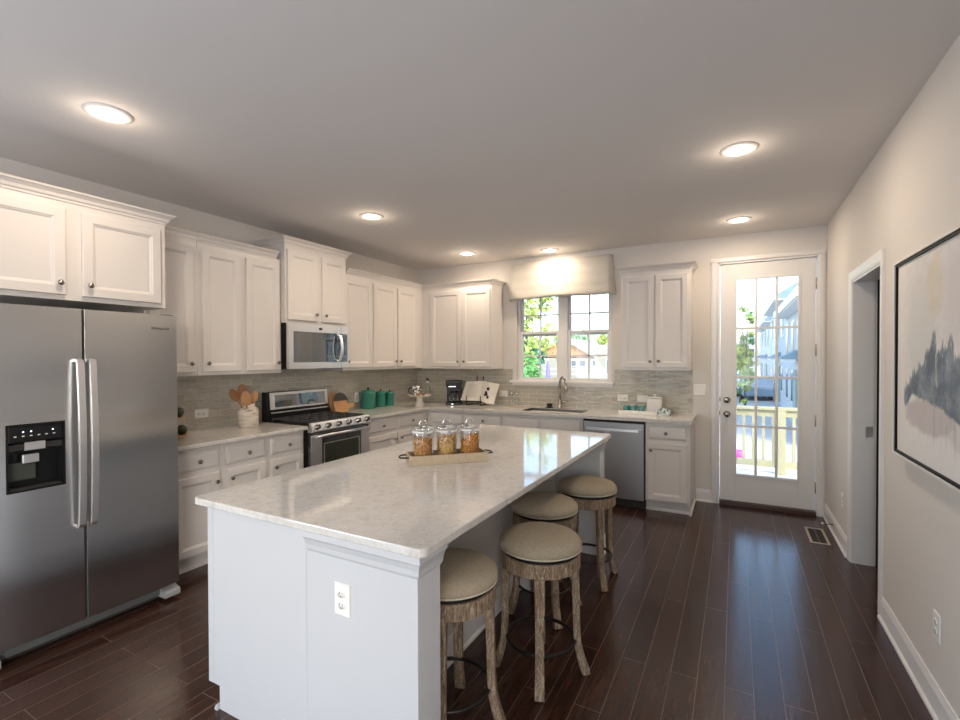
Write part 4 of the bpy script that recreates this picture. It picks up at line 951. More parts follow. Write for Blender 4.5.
def fill(loc, kind, label):
    mb = MB(); rg = random.Random(kind)
    R_ = 0.0545; cnt = (760, 330, 620)[kind]; core = 0.046
    hcore = 0.090
    slope = (0.0, 0.10, 0.32)[kind]
    mb.lathe([(0, 0.011), (core, 0.011), (core, hcore-0.012), (0.02, hcore), (0, hcore)], n=20, cap=False)
    for i in range(cnt):
        a = rg.random()*2*PI
        if rg.random() < 0.66: rr = R_-0.004-0.004*rg.random(); z = 0.014+(0.080+0.014*(kind == 1))*rg.random(); 
        else: rr = R_*math.sqrt(rg.random())*0.92; z = 0.090+0.010*rg.random()
        x, y = rr*math.cos(a), rr*math.sin(a)
        z = z+slope*x*(z/0.08) if kind else z
        if kind == 0:
            s_ = 0.0042+0.0015*rg.random(); mb.sphere((x, y, z), s_, 6, 4)
        else:
            L = 0.011 if kind == 1 else 0.007; d = Vector((rg.uniform(-1, 1), rg.uniform(-1, 1), rg.uniform(-1, 1))).normalized()*L
            p = Vector((x, y, z)); 
            for q in (p-d, p+d):
                h = math.hypot(q.x, q.y)
                if h > R_: q.x *= R_/h; q.y *= R_/h
                q.z = max(q.z, 0.013)
            qa, qb = p-d, p+d
            for q in (qa, qb):
                h = math.hypot(q.x, q.y)
                if h > R_-0.002: q.x *= (R_-0.002)/h; q.y *= (R_-0.002)/h
                q.z = max(q.z, 0.014)
            mb.tube([qa, (qa+qb)/2+Vector((0, 0, 0.002)), qb], [0.003, 0.0046, 0.003], 6)
    k = N('pantry_food'); v = k.coord(); n = k.noise(v, 110, 2)
    cols = ([(0.35, (0.36, 0.16, 0.045)), (0.65, (0.66, 0.36, 0.13))], [(0.32, (0.36, 0.27, 0.09)), (0.5, (0.70, 0.46, 0.18)), (0.66, (0.56, 0.24, 0.08))], [(0.35, (0.46, 0.17, 0.03)), (0.65, (0.74, 0.36, 0.10))])[kind]
    k.set(Base_Color=k.ramp(n, cols), Roughness=0.7)
    o = mb.build(('cereal', 'pasta', 'cereal')[kind], k.m); o.location = loc; o.scale = (0.99, 0.99, 1.22); o.rotation_euler = (0, 0, TA)
    tag(o, label, 'food', kind='stuff'); return o
for i, (lab, fl_) in enumerate((('left of the three clip-top glass jars, filled with small round grains', 'fine brown round grains filling the left glass jar'), ('middle clip-top glass jar, filled with twisted mixed pasta', 'mixed tan and green twisted pasta filling the middle jar'), ('right of the three clip-top glass jars, filled with orange-brown cereal', 'orange-brown cereal heaped to one side in the right jar'))):
    x, y = loc_in(TC[0], TC[1], TA, -0.138+0.138*i, 0.0)
    jar((x, y, ZI+0.0105), lab); fill((x, y, ZI+0.0105), i, fl_)

# ------------------------------------------------------------------ things on the left worktop
t = thing('tiered_stand', 'two-tier wooden fruit stand at the fridge end of the worktop', 'stand', (0.235, -3.455, ZC1))
MB().lathe([(0.05, 0.0005), (0.05, 0.010), (0.035, 0.016)], n=24).build('foot', mt['tanwood'], t)
MB().lathe([(0, 0.0165), (0.125, 0.0165), (0.132, 0.024), (0.128, 0.028), (0.12, 0.022), (0, 0.022)], n=32, cap=False).build('lower_plate', mt['tanwood'], t)
MB().lathe([(0.008, 0.0225), (0.008, 0.149)], n=12).build('post', mt['blackm'], t)
MB().lathe([(0, 0.1495), (0.100, 0.1495), (0.106, 0.156), (0.102, 0.160), (0.095, 0.155), (0, 0.155)], n=32, cap=False).build('upper_plate', mt['tanwood'], t)
MB().tube([(0, 0, 0.155), (0, 0, 0.27)], 0.005, 8).build('top_rod', mt['blackm'], t)
def fruit(dx, dy, z, lab):
    o = MB().sphere((0, 0, 0), 0.036, 16, 12, (1, 1, 1.08)).build('avocado', mt['darkgreen']); o.location = (0.235+dx, -3.455+dy, ZC1+z+0.039); tag(o, lab, 'fruit', 'dark green avocados on the tiered stand')
fruit(0.045, 0.075, 0.0225, 'dark green avocado on the lower plate, showing beside the fridge'); fruit(0.040, 0.055, 0.1555, 'dark green avocado on the upper plate of the tiered stand')
t = thing('utensil_crock', 'banded stone crock holding wooden spoons left of the range', 'crock', (0.190, -2.765, ZC1))
MB().lathe([(0, 0.0005), (0.078, 0.0005), (0.083, 0.006), (0.084, 0.145), (0.079, 0.158), (0.060, 0.168), (0.054, 0.172), (0.054, 0.198), (0.050, 0.200), (0.047, 0.198), (0.047, 0.03), (0, 0.03)], n=40, cap=False).build('jar_body', mt['travertine'], t)
def spoon(base, topv, wid, length, label, slots=False):
    B, T = Vector(base), Vector(topv); d = (T-B).normalized(); side = d.cross(Vector((0.72, -0.69, 0.1))).normalized(); nrm = side.cross(d)
    mb = MB()
    n0 = T-d*length; mb.tube([B, B.lerp(n0, 0.5), n0], 0.006, 8)
    t = thing('wooden_spoon', label, 'utensil', tuple(B), group='wooden utensils in the stone crock')
    mb.build('handle', mt['spoonwood'], t, off=B)
    rings = []
    for i in range(9):
        s_ = i/8; wv = wid*math.sin(PI*min(0.97, 0.13+s_*0.80))**0.7; th = 0.004
        c = n0-d*0.004+d*(length+0.004)*s_
        rings.append([c+side*wv*math.cos(a)+nrm*(th*math.sin(a)+0.010*math.cos(a)**2*math.sin(PI*s_)) for a in [2*PI*j/14 for j in range(14)]])
    MB().loops([[tuple(p) for p in r_] for r_ in rings], smooth=True).build('bowl', mt['tanwood'] if slots else mt['spoonwood'], t, off=B)
cz = ZC1+0.035
spoon((0.198, -2.750, cz), (0.165, -2.905, 1.245), 0.034, 0.11, 'wooden spatula leaning farthest left in the stone crock')
spoon((0.175, -2.770, cz), (0.158, -2.800, 1.280), 0.040, 0.12, 'tallest wooden spoon standing upright in the stone crock')
spoon((0.212, -2.778, cz), (0.250, -2.830, 1.225), 0.044, 0.12, 'wide pale wooden spoon at the front of the crock', True)
spoon((0.190, -2.785, cz), (0.200, -2.690, 1.215), 0.030, 0.10, 'pale wooden spoon leaning to the right in the crock', True)

# boards right of the range
t = thing('round_board', 'round wooden board leaning on the tile behind the dark slate board', 'board', (0, 0, 0))
def disc(cx, cy, cz_, r, th, lean): # disc facing +X, leaning back
    return lambda a, b, c: (cx+c-lean*b, cy+a, cz_+b)
MB().lathe([(0, 0), (0.105, 0), (0.108, 0.004), (0.105, 0.012), (0, 0.012)], n=40, cap=False, smooth=False).build('wood_disc', mt['tanwood'], t, xf=disc(0.045, -1.600, ZC1+0.109, 0.1, 0.012, 0.22))
t = thing('slate_board', 'round dark slate board leaning behind the small cutting board', 'board', (0, 0, 0))
MB().lathe([(0, 0), (0.103, 0), (0.105, 0.004), (0.103, 0.009), (0, 0.009)], n=40, cap=False, smooth=False).build('slate_disc', mt['slate'], t, xf=disc(0.078, -1.545, ZC1+0.108, 0.1, 0.009, 0.22))
t = thing('cutting_board', 'small tan wooden cutting board with a handle, leaning beside the range', 'cutting board', (0, 0, 0))
bd = [(-1.715, 0.0), (-1.53, 0.0), (-1.515, 0.035), (-1.435, 0.045), (-1.425, 0.058), (-1.430, 0.082), (-1.445, 0.088), (-1.520, 0.085), (-1.53, 0.125), (-1.735, 0.128)]
L0 = [(0.165-0.25*z, y, ZC1+0.0045+z) for y, z in bd]; L1 = [(x+0.016, y, z+0.002) for x, y, z in L0]
MB().loops([L0, L1]).build('blade', mt['tanwood'], t, 0.002)
t = thing('salt_box', 'small wooden block with a grey tag beside the range panel', 'box', (0, 0, 0))
box('wood_block', mt['spoonwood'], t, (0.125, 0.155, -1.735, -1.700, ZC1+0.0005, ZC1+0.048), 0.002); box('grey_tag', mt['steelx'], t, (0.137, 0.143, -1.737, -1.698, ZC1+0.0485, ZC1+0.10), 0.001)
def canister(x, y, r, h, label):
    t = thing('canister', label, 'canister', (x, y, ZC1), group='green enamel canisters')
    MB().lathe([(0, 0.0005), (r*0.95, 0.0005), (r, 0.006), (r, h*0.80), (r*1.03, h*0.81), (r*1.03, h*0.83), (r*0.99, h*0.84)], n=40, cap=False).build('can', mt['green'], t)
    l = MB().lathe([(r*1.05, h*0.842), (r*1.07, h*0.855), (r*1.04, h*0.872), (r*0.95, h*0.93), (r*0.6, h*0.985), (0, h)], n=40, cap=False).build('lid', mt['green'], t)
    MB().lathe([(r*0.12, h*0.992), (r*0.10, h*1.03), (r*0.18, h*1.07), (r*0.12, h*1.115), (0, h*1.125)], n=16).build('knob', mt['blackp'], l)
    mb = MB()
    for s_ in (-1, 1): mb.tube([(s_*0.15*r, r*0+0.98*r*0+s_*0.98*r, h*0.66), (s_*0.10*r, s_*1.18*r, h*0.64), (0, s_*1.20*r, h*0.56), (0, s_*0.99*r, h*0.48)], 0.004, 6)
    mb.build('side_handle', mt['blackp'], t)
canister(0.110, -1.135, 0.086, 0.222, 'largest green enamel canister with black knob, nearest the range')
canister(0.105, -0.905, 0.060, 0.195, 'middle-sized green enamel canister between the other two')
canister(0.105, -0.735, 0.053, 0.180, 'smallest green enamel canister, nearest the corner')

# ------------------------------------------------------------------ corner: cake stand, coffee maker, cookbook
t = thing('cake_stand', 'cream pedestal cake stand in the inside corner of the worktop', 'cake stand', (0.515, -0.665, ZC1))
MB().lathe([(0, 0.0005), (0.052, 0.0005), (0.055, 0.006), (0.050, 0.040), (0.056, 0.046), (0.042, 0.052), (0.034, 0.09), (0.040, 0.118), (0.05, 0.122), (0, 0.122)], n=32, cap=False).build('pedestal', mt['cream'], t)
MB().lathe([(0, 0.1225), (0.11, 0.124), (0.142, 0.136), (0.145, 0.142), (0.138, 0.142), (0.11, 0.134), (0, 0.132)], n=44, cap=False).build('plate', mt['cream'], t)
zp = ZC1+0.1325
t = thing('mug', 'black and white patterned mug standing on the cake stand', 'mug', (0.480, -0.672, zp))
MB().lathe([(0, 0.0005), (0.042, 0.0005), (0.054, 0.014), (0.058, 0.065), (0.056, 0.118), (0.053, 0.118), (0.054, 0.065), (0.046, 0.018), (0, 0.01)], n=32, cap=False).build('cup', mt['mug'], t)
MB().tube([(-0.053, -0.02, 0.095), (-0.085, -0.035, 0.095), (-0.095, -0.038, 0.060), (-0.085, -0.035, 0.028), (-0.051, -0.02, 0.026)], 0.006, 8).build('handle', mt['blackp'], t)
for i, (x, y) in enumerate(((0.545, -0.735), (0.592, -0.690))):
    o = MB().lathe([(0, 0), (0.017, 0), (0.020, 0.008), (0.020, 0.024), (0.015, 0.030), (0, 0.031)], n=18, cap=False).build('brown_pot', mt['spoonwood']); o.location = (x, y, zp+0.0065 if i else zp+0.004)
    tag(o, ('small brown wooden pot in front of the patterned mug', 'small brown wooden pot at the right rim of the cake stand')[i], 'pot', 'brown pots on the cake stand')
t = thing('syrup_bottle', 'slim clear bottle with dark stopper standing behind the cake stand', 'bottle', (0.335, -0.23, ZC1))
MB().lathe([(0, 0.001), (0.030, 0.001), (0.032, 0.006), (0.032, 0.20), (0.014, 0.25), (0.013, 0.30)], n=24, cap=False).build('glass_body', mt['jarglass'], t)
MB().lathe([(0.012, 0.301), (0.016, 0.305), (0.016, 0.325), (0, 0.33)], n=16).build('stopper', mt['blackp'], t)
MB().lathe([(0.0325, 0.262), (0.020, 0.262), (0.018, 0.288)], n=16, cap=False).build('neck_label', mt['paper'], t)
t = thing('coffee_maker', 'black drip coffee maker on the worktop near the corner', 'coffee maker', (0.775, -0.270, ZC1), math.radians(28))
mb = MB(); mb.prism([(-0.09, -0.12), (0.09, -0.12), (0.10, -0.09), (0.10, 0.10), (-0.10, 0.10), (-0.10, -0.09)], 2, 0.0005, 0.035); mb.build('base', mt['blackp'], t, 0.006)
box('column', mt['blackp'], t, (-0.095, 0.095, 0.02, 0.10, 0.0355, 0.225), 0.008)
mb = MB(); mb.loops([[(x*0.96, y, 0.2255) for x, y in ((-0.1, -0.10), (0.1, -0.10), (0.1, 0.10), (-0.1, 0.10))], [(x*1.03, y*1.02, 0.29) for x, y in ((-0.1, -0.10), (0.1, -0.10), (0.1, 0.10), (-0.1, 0.10))], [(x*0.98, y, 0.312) for x, y in ((-0.1, -0.10), (0.1, -0.10), (0.1, 0.10), (-0.1, 0.10))]]); mb.build('water_tank', mt['blackp'], t, 0.006)
box('steel_band', mt['chrome'], t, (-0.065, 0.030, -0.1045, -0.1005, 0.231, 0.239))
MB().lathe([(0, 0.036), (0.055, 0.036), (0.066, 0.055), (0.066, 0.10), (0.050, 0.145), (0.045, 0.15), (0.045, 0.165)], 0, -0.055, 28, cap=False).build('carafe', mt['jarglass'], t)
MB().lathe([(0.045, 0.150), (0.048, 0.150), (0.048, 0.170), (0, 0.175)], 0, -0.055, 24, cap=False).build('carafe_lid', mt['blackp'], t)
MB().bar([(0.045, -0.085, 0.155), (0.085, -0.105, 0.15), (0.09, -0.108, 0.10), (0.068, -0.09, 0.06)], 0.016, 0.010, (0.4, 1, 0)).build('carafe_handle', mt['blackp'], t, 0.002)
box('switch', mt['chrome'], t, (-0.03, -0.005, -0.1225, -0.119, 0.012, 0.022))
t = thing('book_stand', 'black wire easel holding the open cookbook', 'book stand', (0, 0, 0))
mb = MB()
for x in (1.032, 1.122): mb.tube([(x, -0.10, ZC1+0.005), (x, -0.130, 1.18), (x, -0.122, 1.272)], 0.006, 8)
mb.tube([(1.032, -0.126, 1.10), (1.122, -0.126, 1.10)], 0.005, 8); mb.build('back_upright', mt['blackm'], t)
for x in (0.965, 1.165): MB().tube([(x, -0.12, ZC1+0.006), (x, -0.28, ZC1+0.006), (x, -0.284, ZC1+0.055), (x, -0.284, 1.03)], 0.006, 8).build('front_hook', mt['blackm'], t)
MB().tube([(0.965, -0.205, ZC1+0.045), (1.165, -0.205, ZC1+0.045)], 0.006, 8).build('ledge', mt['blackm'], t)
mb = MB()
for x in (0.965, 1.165): mb.tube([(x, -0.28, ZC1+0.045), (x, -0.12, ZC1+0.045)], 0.005, 8)
mb.build('arm', mt['blackm'], t)
t = thing('cookbook', 'open cookbook with a dark fruit picture, propped on the wire easel', 'book', (0, 0, 0))
def page(sgn, tl, tr, br, bl, name):
    n = 8; F_ = []; Bk = []
    for j in range(n+1):
        k = j/n
        top = Vector(tl).lerp(Vector(tr), k); bot = Vector(bl).lerp(Vector(br), k)
        kk = k if sgn > 0 else 1-k
        bulge = -0.018*math.sin(PI*min(1, kk*1.25))**2
        F_.append((top+Vector((0, bulge, 0)), bot+Vector((0, bulge, 0))))
    loops = []
    for a, b in F_: loops.append([tuple(a), tuple(b), tuple(b+Vector((0, 0.016, 0))), tuple(a+Vector((0, 0.016, 0)))])
    return MB().loops(loops, smooth=False).build(name, mt['paper'], t)
pL = ((0.905, -0.175, 1.205), (1.130, -0.150, 1.213), (1.130, -0.225, 0.965), (0.865, -0.262, 0.968))
pR = ((1.132, -0.150, 1.213), (1.372, -0.175, 1.178), (1.332, -0.262, 0.932), (1.132, -0.225, 0.965))
pl_ = page(-1, *pL, 'left_page'); pr_ = page(1, *pR, 'right_page')
def on_page(q, s_, v_, lift):
    a = Vector(q[0]).lerp(Vector(q[1]), s_); b = Vector(q[3]).lerp(Vector(q[2]), s_); return a.lerp(b, v_)+Vector((0, -lift, 0))
for (s_, v_, r_) in ((0.45, 0.32, 0.022), (0.36, 0.52, 0.020), (0.40, 0.60, 0.022), (0.30, 0.64, 0.014), (0.52, 0.72, 0.020)):
    lift = 0.0195
    MB().loops([[tuple(on_page(pR, s_+r_/0.24*math.cos(a), v_+r_/0.25*math.sin(a), lift+dl)) for a in [2*PI*i/14 for i in range(14)]] for dl in (0, 0.001)]).build('printed_fruit', mt['ink'], pr_)
txt = plain('faint_print', (0.50, 0.46, 0.40), 0.8)
mb = MB()
for i in range(11):
    v_ = 0.16+i*0.062
    mb.loops([[tuple(on_page(pL, a, v_+d_v, 0.0192+dl)) for a, d_v in ((0.22, 0), (0.78, 0), (0.78, 0.014), (0.22, 0.014))] for dl in (0, 0.0006)])
mb.build('text_block', txt, pl_)
o = box('coaster_tray', mt['traywood'], None, (-0.095, 0.095, -0.045, 0.045, 0.0005, 0.008), 0.002); o.location = (1.580, -0.19, ZC1); tag(o, 'thin wooden tray under two clear glass bottles', 'tray')
for x, lab in ((1.545, 'left of two small clear swing-top bottles beside the sink'), (1.615, 'right of two small clear swing-top bottles, nearer the faucet')):
    t = thing('glass_bottle', lab, 'bottle', (x, -0.19, ZC1+0.0085), group='clear swing-top bottles')
    MB().lathe([(0, 0.001), (0.024, 0.001), (0.026, 0.006), (0.026, 0.085), (0.012, 0.125), (0.010, 0.150)], n=24, cap=False).build('glass_body', mt['jarglass'], t)
    MB().lathe([(0.0105, 0.1505), (0.012, 0.160), (0, 0.166)], n=14).build('stopper', mt['porcelain'], t)
    MB().tube([(0.012, 0, 0.135), (0.028, 0, 0.148), (0.022, 0, 0.165), (0, 0, 0.172), (-0.022, 0, 0.165), (-0.028, 0, 0.148), (-0.012, 0, 0.135)], 0.0022, 6).build('wire_bail', mt['blackm'], t)

# ------------------------------------------------------------------ right end of the back worktop
t = thing('white_tray', 'long white tray with tumblers and a lidded jar right of the sink', 'tray', (3.100, -0.185, ZC1))
mb = MB(); hl, hd = 0.250, 0.115
mb.box(-hl, hl, -hd, hd, 0.0005, 0.008).box(-hl, hl, -hd, -hd+0.009, 0.008, 0.036).box(-hl, hl, hd-0.009, hd, 0.008, 0.036).box(-hl, -hl+0.009, -hd+0.009, hd-0.009, 0.008, 0.036).box(hl-0.009, hl, -hd+0.009, hd-0.009, 0.008, 0.036)
mb.build('tray_body', mt['porcelain'], t)
zt = ZC1+0.0085
t = thing('lidded_jar', 'square white ceramic jar with a knobbed lid on the white tray', 'jar', (3.195, -0.150, zt))
box('jar_body', mt['porcelain'], t, (-0.078, 0.078, -0.045, 0.045, 0.0005, 0.152), 0.010)
box('lid', mt['porcelain'], t, (-0.075, 0.075, -0.042, 0.042, 0.153, 0.172), 0.008); MB().lathe([(0.010, 0.172), (0.016, 0.184), (0.014, 0.196), (0, 0.199)], n=16).build('lid_knob', mt['porcelain'], t)
def tumbler(x, y, lab):
    t = thing('tumbler', lab, 'tumbler', (x, y, zt), group='teal tumblers on the white tray')
    MB().lathe([(0, 0.0005), (0.027, 0.0005), (0.031, 0.006), (0.036, 0.080), (0.033, 0.080), (0.028, 0.010), (0, 0.008)], n=26, cap=False).build('cup', mt['teal'], t)
    MB().tube(circ(0.0345, 26, 0.081), 0.0022, 6, closed=True).build('rim', mt['porcelain'], t)
tumbler(2.915, -0.215, 'teal tumbler at the left end of the white tray'); tumbler(2.992, -0.225, 'teal tumbler second from the left on the white tray'); tumbler(3.072, -0.215, 'teal tumbler directly left of the square white jar'); tumbler(2.955, -0.135, 'teal tumbler at the back left of the white tray')
k = N('teal_white_print'); vv = k.coord(); k.set(Base_Color=k.ramp(k.noise(vv, 45, 2, 0.5, 0.5), [(0.47, (0.75, 0.76, 0.74)), (0.53, (0.05, 0.19, 0.22))]), Roughness=0.85)
mb = MB(); v = []; f = []
for j in range(9):
    for i in range(11):
        x = -0.062+0.124*i/10; y = -0.075+0.10*j/8; z = 0.036+0.022*math.sin(PI*i/10)+0.012*math.sin(j*1.1+i*0.5)-(0.035*max(0, (3-j)/3))
        v.append((x, y, max(0.030 if j > 2 else 0.002, z)))
for j in range(8):
    for i in range(10): q = j*11+i; f.append((q, q+1, q+12, q+11))
o = mb.add(v, f, True).build('napkin', k.m); so = o.modifiers.new('thick', 'SOLIDIFY'); so.thickness = 0.004; o.location = (3.305, -0.245, ZC1+0.006)
tag(o, 'teal and white patterned cloth draped over the right end of the tray', 'cloth')

# ------------------------------------------------------------------ outside: deck and railing
GZ = -1.25
struct(box('ground', mt['concrete'], None, (-90, 90, 0.3, 160, GZ-0.2, GZ)))
struct(box('ground', mt['concrete'], None, (-90, 90, -120, RY-0.3, GZ-0.2, GZ)))
mb = MB()
for i in range(13): mb.box(2.6, 6.6, 0.16+i*0.150, 0.16+i*0.150+0.144, -0.09, -0.055)
mb.box(2.6, 6.6, 0.16, 2.11, -0.30, -0.095)
struct(mb.build('deck_path', plain('pale_deck_boards', (0.62, 0.60, 0.56), 0.8)))
t = thing('deck_railing', 'yellowish new wood railing along the deck outside the glazed door', 'railing', (0, 0, 0))
Y0 = 2.0
box('top_rail', mt['deckwood'], t, (2.6, 6.6, Y0-0.06, Y0+0.08, 0.795, 0.832), 0.004); box('upper_rail', mt['deckwood'], t, (2.6, 6.6, Y0-0.02, Y0+0.02, 0.705, 0.7945), 0.003); box('bottom_rail', mt['deckwood'], t, (2.6, 6.6, Y0-0.02, Y0+0.02, 0.025, 0.115), 0.003)
for x in (2.64, 4.49, 6.4): box('post', mt['deckwood'], t, (x-0.045, x+0.045, Y0-0.065, Y0+0.021, -0.054, 0.7945), 0.003)
x = 2.78
while x < 6.3:
    if min(abs(x-q) for q in (2.64, 4.49, 6.4)) > 0.07: box('baluster', mt['deckwood'], t, (x-0.018, x+0.018, Y0-0.019, Y0+0.019, 0.1155, 0.7045), 0.002)
    x += 0.1155
# ------------------------------------------------------------------ outside: trees
def tree(loc, h, cr, crz, cz_, leaves, size, mat, label, kind='tree', trunk=0.09, seed=1):
    rg = random.Random(seed); t = thing(kind, label, 'tree', loc, group='trees outside the windows')
    mb = MB(); mb.tube([(0, 0, 0), (0.08*rg.uniform(-1, 1), 0.05, h*0.4), (0.1, 0, h*0.85)], [trunk, trunk*0.7, trunk*0.25], 8)
    for i in range(7):
        a = rg.random()*2*PI; z = h*rg.uniform(0.35, 0.75); mb.tube([(0.05, 0, z), (cr*0.5*math.cos(a), cr*0.5*math.sin(a), z+h*0.12), (cr*0.8*math.cos(a), cr*0.8*math.sin(a), z+h*0.2)], [trunk*0.35, trunk*0.2, trunk*0.08], 5)
    mb.build('trunk', mt['bark'], t)
    v = []; f = []
    cl = [(Vector((rg.gauss(0, 0.42)*cr, rg.gauss(0, 0.42)*cr, cz_+rg.gauss(0, 0.42)*crz)), cr*rg.uniform(0.16, 0.32)) for _ in range(34)]
    for i in range(leaves):
        c, r = rg.choice(cl); p = c+Vector((rg.gauss(0, 1), rg.gauss(0, 1), rg.gauss(0, 1)))*r*0.6
        a = Vector((rg.uniform(-1, 1), rg.uniform(-1, 1), rg.uniform(-1, 1))).normalized(); b = a.cross(Vector((rg.uniform(-1, 1), rg.uniform(-1, 1), rg.uniform(-1, 1)))).normalized()
        s_ = size*rg.uniform(0.6, 1.3); o = len(v); v += [p-a*s_, p+b*s_*0.55, p+a*s_, p-b*s_*0.55]; f.append((o, o+1, o+2, o+3))
    MB().add(v, f).build('foliage', mat, t)
tree((-5.7, 17.5, GZ), 8.0, 1.5, 2.6, 4.9, 1300, 0.14, mt['leaf_yellow'], 'tall sparse yellow-green tree at the left of the kitchen window', seed=3)
tree((-9.1, 24.0, GZ), 5.0, 1.6, 1.6, 2.3, 2600, 0.20, mt['leaf_teal'], 'dense deep green tree low at the left of the kitchen window', seed=4)
tree((-4.15, 14.0, GZ), 3.0, 0.75, 0.8, 1.9, 1500, 0.11, mt['leaf_green'], 'bright green shrub-like tree left of the violet umbrella', seed=5)
tree((-14.0, 52.0, GZ), 7.0, 3.0, 1.7, 3.9, 2600, 0.26, mt['leaf_green'], 'round green tree behind the ridge of the tan gabled house', seed=6)
tree((-8.0, 56.0, GZ), 6.8, 2.8, 1.7, 3.7, 2600, 0.26, mt['leaf_yellow'], 'yellow-green tree behind the right end of the tan gabled house', seed=8)
tree((-12.6, 47.0, GZ), 8.8, 1.1, 1.6, 4.0, 1000, 0.14, mt['leaf_green'], 'small pale treetop above the middle of the right window sash', seed=12)
tree((4.35, 20.0, GZ), 5.0, 0.42, 2.0, 2.3, 1300, 0.10, mt['leaf_yellow'], 'slender light green tree behind the left door panes', seed=9, trunk=0.05)
tree((4.20, 27.0, GZ), 5.2, 0.8, 2.2, 2.6, 1300, 0.13, mt['leaf_green'], 'green tree farther off behind the left door panes', seed=10, trunk=0.06)
# ------------------------------------------------------------------ outside: houses
t = thing('gabled_house', 'tan gabled house under construction with cream walls beyond the kitchen window', 'house', (0, 0, 0))
box('wall', mt['cream_siding'], t, (-12.0, -4.3, 36.0, 44.0, GZ, 1.58))
pk, eL, eR = (-9.8, 3.15), (-12.7, 1.50), (-6.9, 1.50)
MB().prism([eL, (pk[0], pk[1]), eR], 1, 36.0, 44.0).build('gable', mt['sheath'], t)
for p, q in ((eL, pk), (pk, eR)): MB().prism([p, q, (q[0], q[1]+0.16), (p[0], p[1]+0.16)], 1, 35.6, 44.2).build('roof', mt['cream_siding'], t)
MB().prism([(38.0, 1.5), (44.0, 1.5), (41.0, 2.75)], 0, -8.3, -4.2).build('side_roof', mt['pinkroof'], t)
for x, w_, z0, z1 in ((-8.85, 0.42, 0.75, 1.25), (-8.05, 0.5, 0.75, 1.25), (-7.0, 0.3, 0.75, 1.25), (-5.75, 0.32, 0.1, 1.3), (-5.1, 0.32, 0.1, 1.3)):
    wq = box('window', mt['trim'], t, (x-w_/2-0.08, x+w_/2+0.08, 35.93, 35.999, z0-0.08, z1+0.08)); box('pane', mt['winpane'], wq, (x-w_/2, x+w_/2, 35.90, 35.929, z0, z1))
for z in (0.45, 0.0): box('trim_band', mt['siding'], t, (-11.9, -4.4, 35.96, 35.999, z-0.05, z+0.05))
t = thing('patio_umbrella', 'closed violet patio umbrella standing left of the window mullion', 'umbrella', (-2.25, 11.4, GZ))
MB().lathe([(0.25, 0.001), (0.25, 0.06), (0.05, 0.08)], n=20).build('base', mt['concrete'], t); MB().lathe([(0.022, 0.08), (0.022, 2.72)], n=10).build('pole', mt['trim'], t)
MB().lathe([(0.16, 0.9), (0.17, 1.1), (0.12, 1.8), (0.06, 2.45), (0.02, 2.66)], n=16).build('canopy', mt['violet'], t)
def townhouse(y0, y1, xf, ze, label, upper=None, hoods=(0.35,)):
    t = thing('townhouse', label, 'house', (0, 0, 0), group='white townhouses in a row')
    L = y1-y0
    box('wall', mt['siding'], t, (xf, xf+9, y0, y1, GZ, ze))
    MB().prism([(xf-0.45, ze-0.08), (xf-0.45, ze+0.12), (xf+4.5, ze+3.2), (xf+9.4, ze+0.12), (xf+9.4, ze-0.08)], 1, y0-0.15, y1+0.15).build('roof', mt['shingle'], t)
    box('soffit', mt['trim'], t, (xf-0.449, xf-0.001, y0-0.15, y1+0.15, ze-0.15, ze-0.081))
    box('fascia', mt['trim'], t, (xf-0.52, xf-0.451, y0-0.15, y1+0.15, ze-0.12, ze+0.16))
    if upper:
        MB().prism([(xf+0.05, ze+0.3), (xf+0.05, upper), (xf+3.5, upper), (xf+3.5, ze+0.3)], 1, y0+L*0.1, y0+L*0.45).build('dormer', mt['siding'], t)
        box('dormer_roof', mt['shingle'], t, (xf-0.2, xf+3.6, y0+L*0.1-0.2, y0+L*0.45+0.2, upper, upper+0.2))
    for k in (0.16, 0.40, 0.64, 0.88):
        yc = y0+L*k
        for z0, z1 in ((-0.3, 0.9), (ze-1.9, ze-0.55)):
            if z1 < z0+0.5: continue
            wq = box('window', mt['trim'], t, (xf-0.06, xf-0.001, yc-0.50, yc+0.50, z0-0.1, z1+0.1)); box('pane', mt['winpane'], wq, (xf-0.075, xf-0.0605, yc-0.40, yc+0.40, z0, z1))
    for k in hoods:
        yc = y0+L*k; hd_ = MB().prism([(xf-0.55, 1.42), (xf-0.55, 1.50), (xf-0.001, 1.78), (xf-0.001, 1.42)], 1, yc-0.8, yc+0.8).build('door_hood', mt['shingle'], t)
        box('bracket', mt['trim'], hd_, (xf-0.5, xf-0.08, yc-0.75, yc+0.75, 1.32, 1.4195))
        box('front_door', plain('grey_green_door', (0.28, 0.36, 0.32), 0.5), t, (xf-0.08, xf-0.0005, yc-0.5, yc+0.5, GZ+0.2, 0.95))
townhouse(11.5, 21.0, 6.05, 3.45, 'nearest white townhouse at the right edge of the door panes', upper=6.2, hoods=(0.55,))
townhouse(23.0, 34.0, 6.20, 4.55, 'second white townhouse with tall slate roof, farther down the row', hoods=(0.35,))
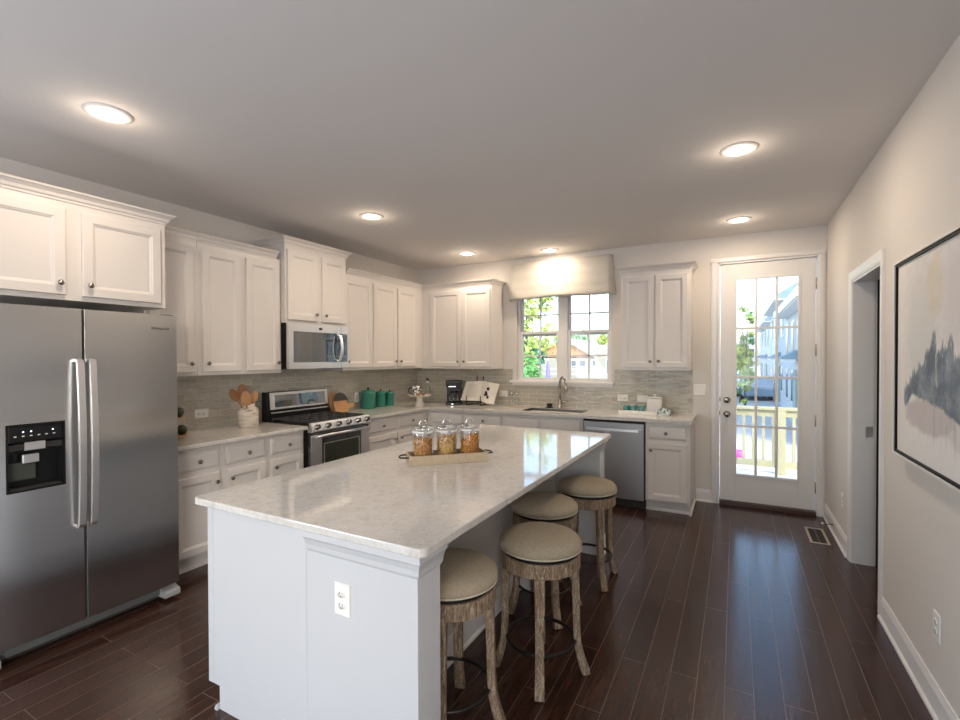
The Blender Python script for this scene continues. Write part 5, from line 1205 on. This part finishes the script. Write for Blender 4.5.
townhouse(36.5, 54.0, 6.30, 4.3, 'third white townhouse far down the row', hoods=(0.3, 0.75))
t = thing('far_house', 'distant pale blue-grey house beyond the slender tree', 'house', (0, 0, 0))
box('wall', mt['siding'], t, (4.6, 6.1, 60.0, 68.0, GZ, 3.4)); MB().prism([(4.3, 3.4), (5.35, 4.6), (6.25, 3.4)], 1, 59.6, 68.2).build('roof', mt['shingle'], t)
for x in (4.95, 5.7): wq = box('window', mt['trim'], t, (x-0.3, x+0.3, 59.9, 59.999, 1.3, 2.6)); box('pane', mt['winpane'], wq, (x-0.22, x+0.22, 59.87, 59.899, 1.4, 2.5))
def car(loc, label, rz):
    t = thing('car', label, 'car', loc, rz, 'parked cars')
    MB().prism([(-2.1, 0.28), (2.1, 0.28), (2.15, 0.62), (1.9, 0.82), (1.0, 0.92), (0.45, 1.38), (-1.1, 1.40), (-1.75, 0.98), (-2.1, 0.90)], 1, -0.85, 0.85).build('body', mt['carblue'], t, 0.06)
    for s_ in (-1, 1):
        MB().prism([(0.85, 0.95), (0.40, 1.30), (-1.05, 1.32), (-1.5, 0.98)], 1, s_*0.852, s_*0.860).build('side_window', mt['winpane'], t)
        for x in (-1.3, 1.3): MB().lathe([(0, -0.1), (0.32, -0.1), (0.32, 0.1), (0, 0.1)], n=20, cap=False, smooth=False).build('wheel', mt['rubber'], t, xf=lambda a, b, c, x=x, s_=s_: (x+a, s_*0.80+c, 0.325+b))
    MB().prism([(1.02, 0.94), (0.47, 1.385), (0.50, 1.395), (1.06, 0.95)], 1, -0.7, 0.7).build('windscreen', mt['winpane'], t)
car((4.5, 40.0, GZ), 'blue-grey parked car seen behind the left door panes', math.radians(80)); car((5.0, 31.0, GZ), 'blue-grey parked car closer to the deck railing', math.radians(95))
o = MB().lathe([(0, 0), (0.09, 0), (0.12, 0.20), (0.10, 0.20), (0.08, 0.02), (0, 0.02)], n=20, cap=False).build('bucket', mt['pink']); o.location = (4.02, 9.3, GZ+0.001); tag(o, 'small magenta bucket on the ground beyond the railing', 'bucket')
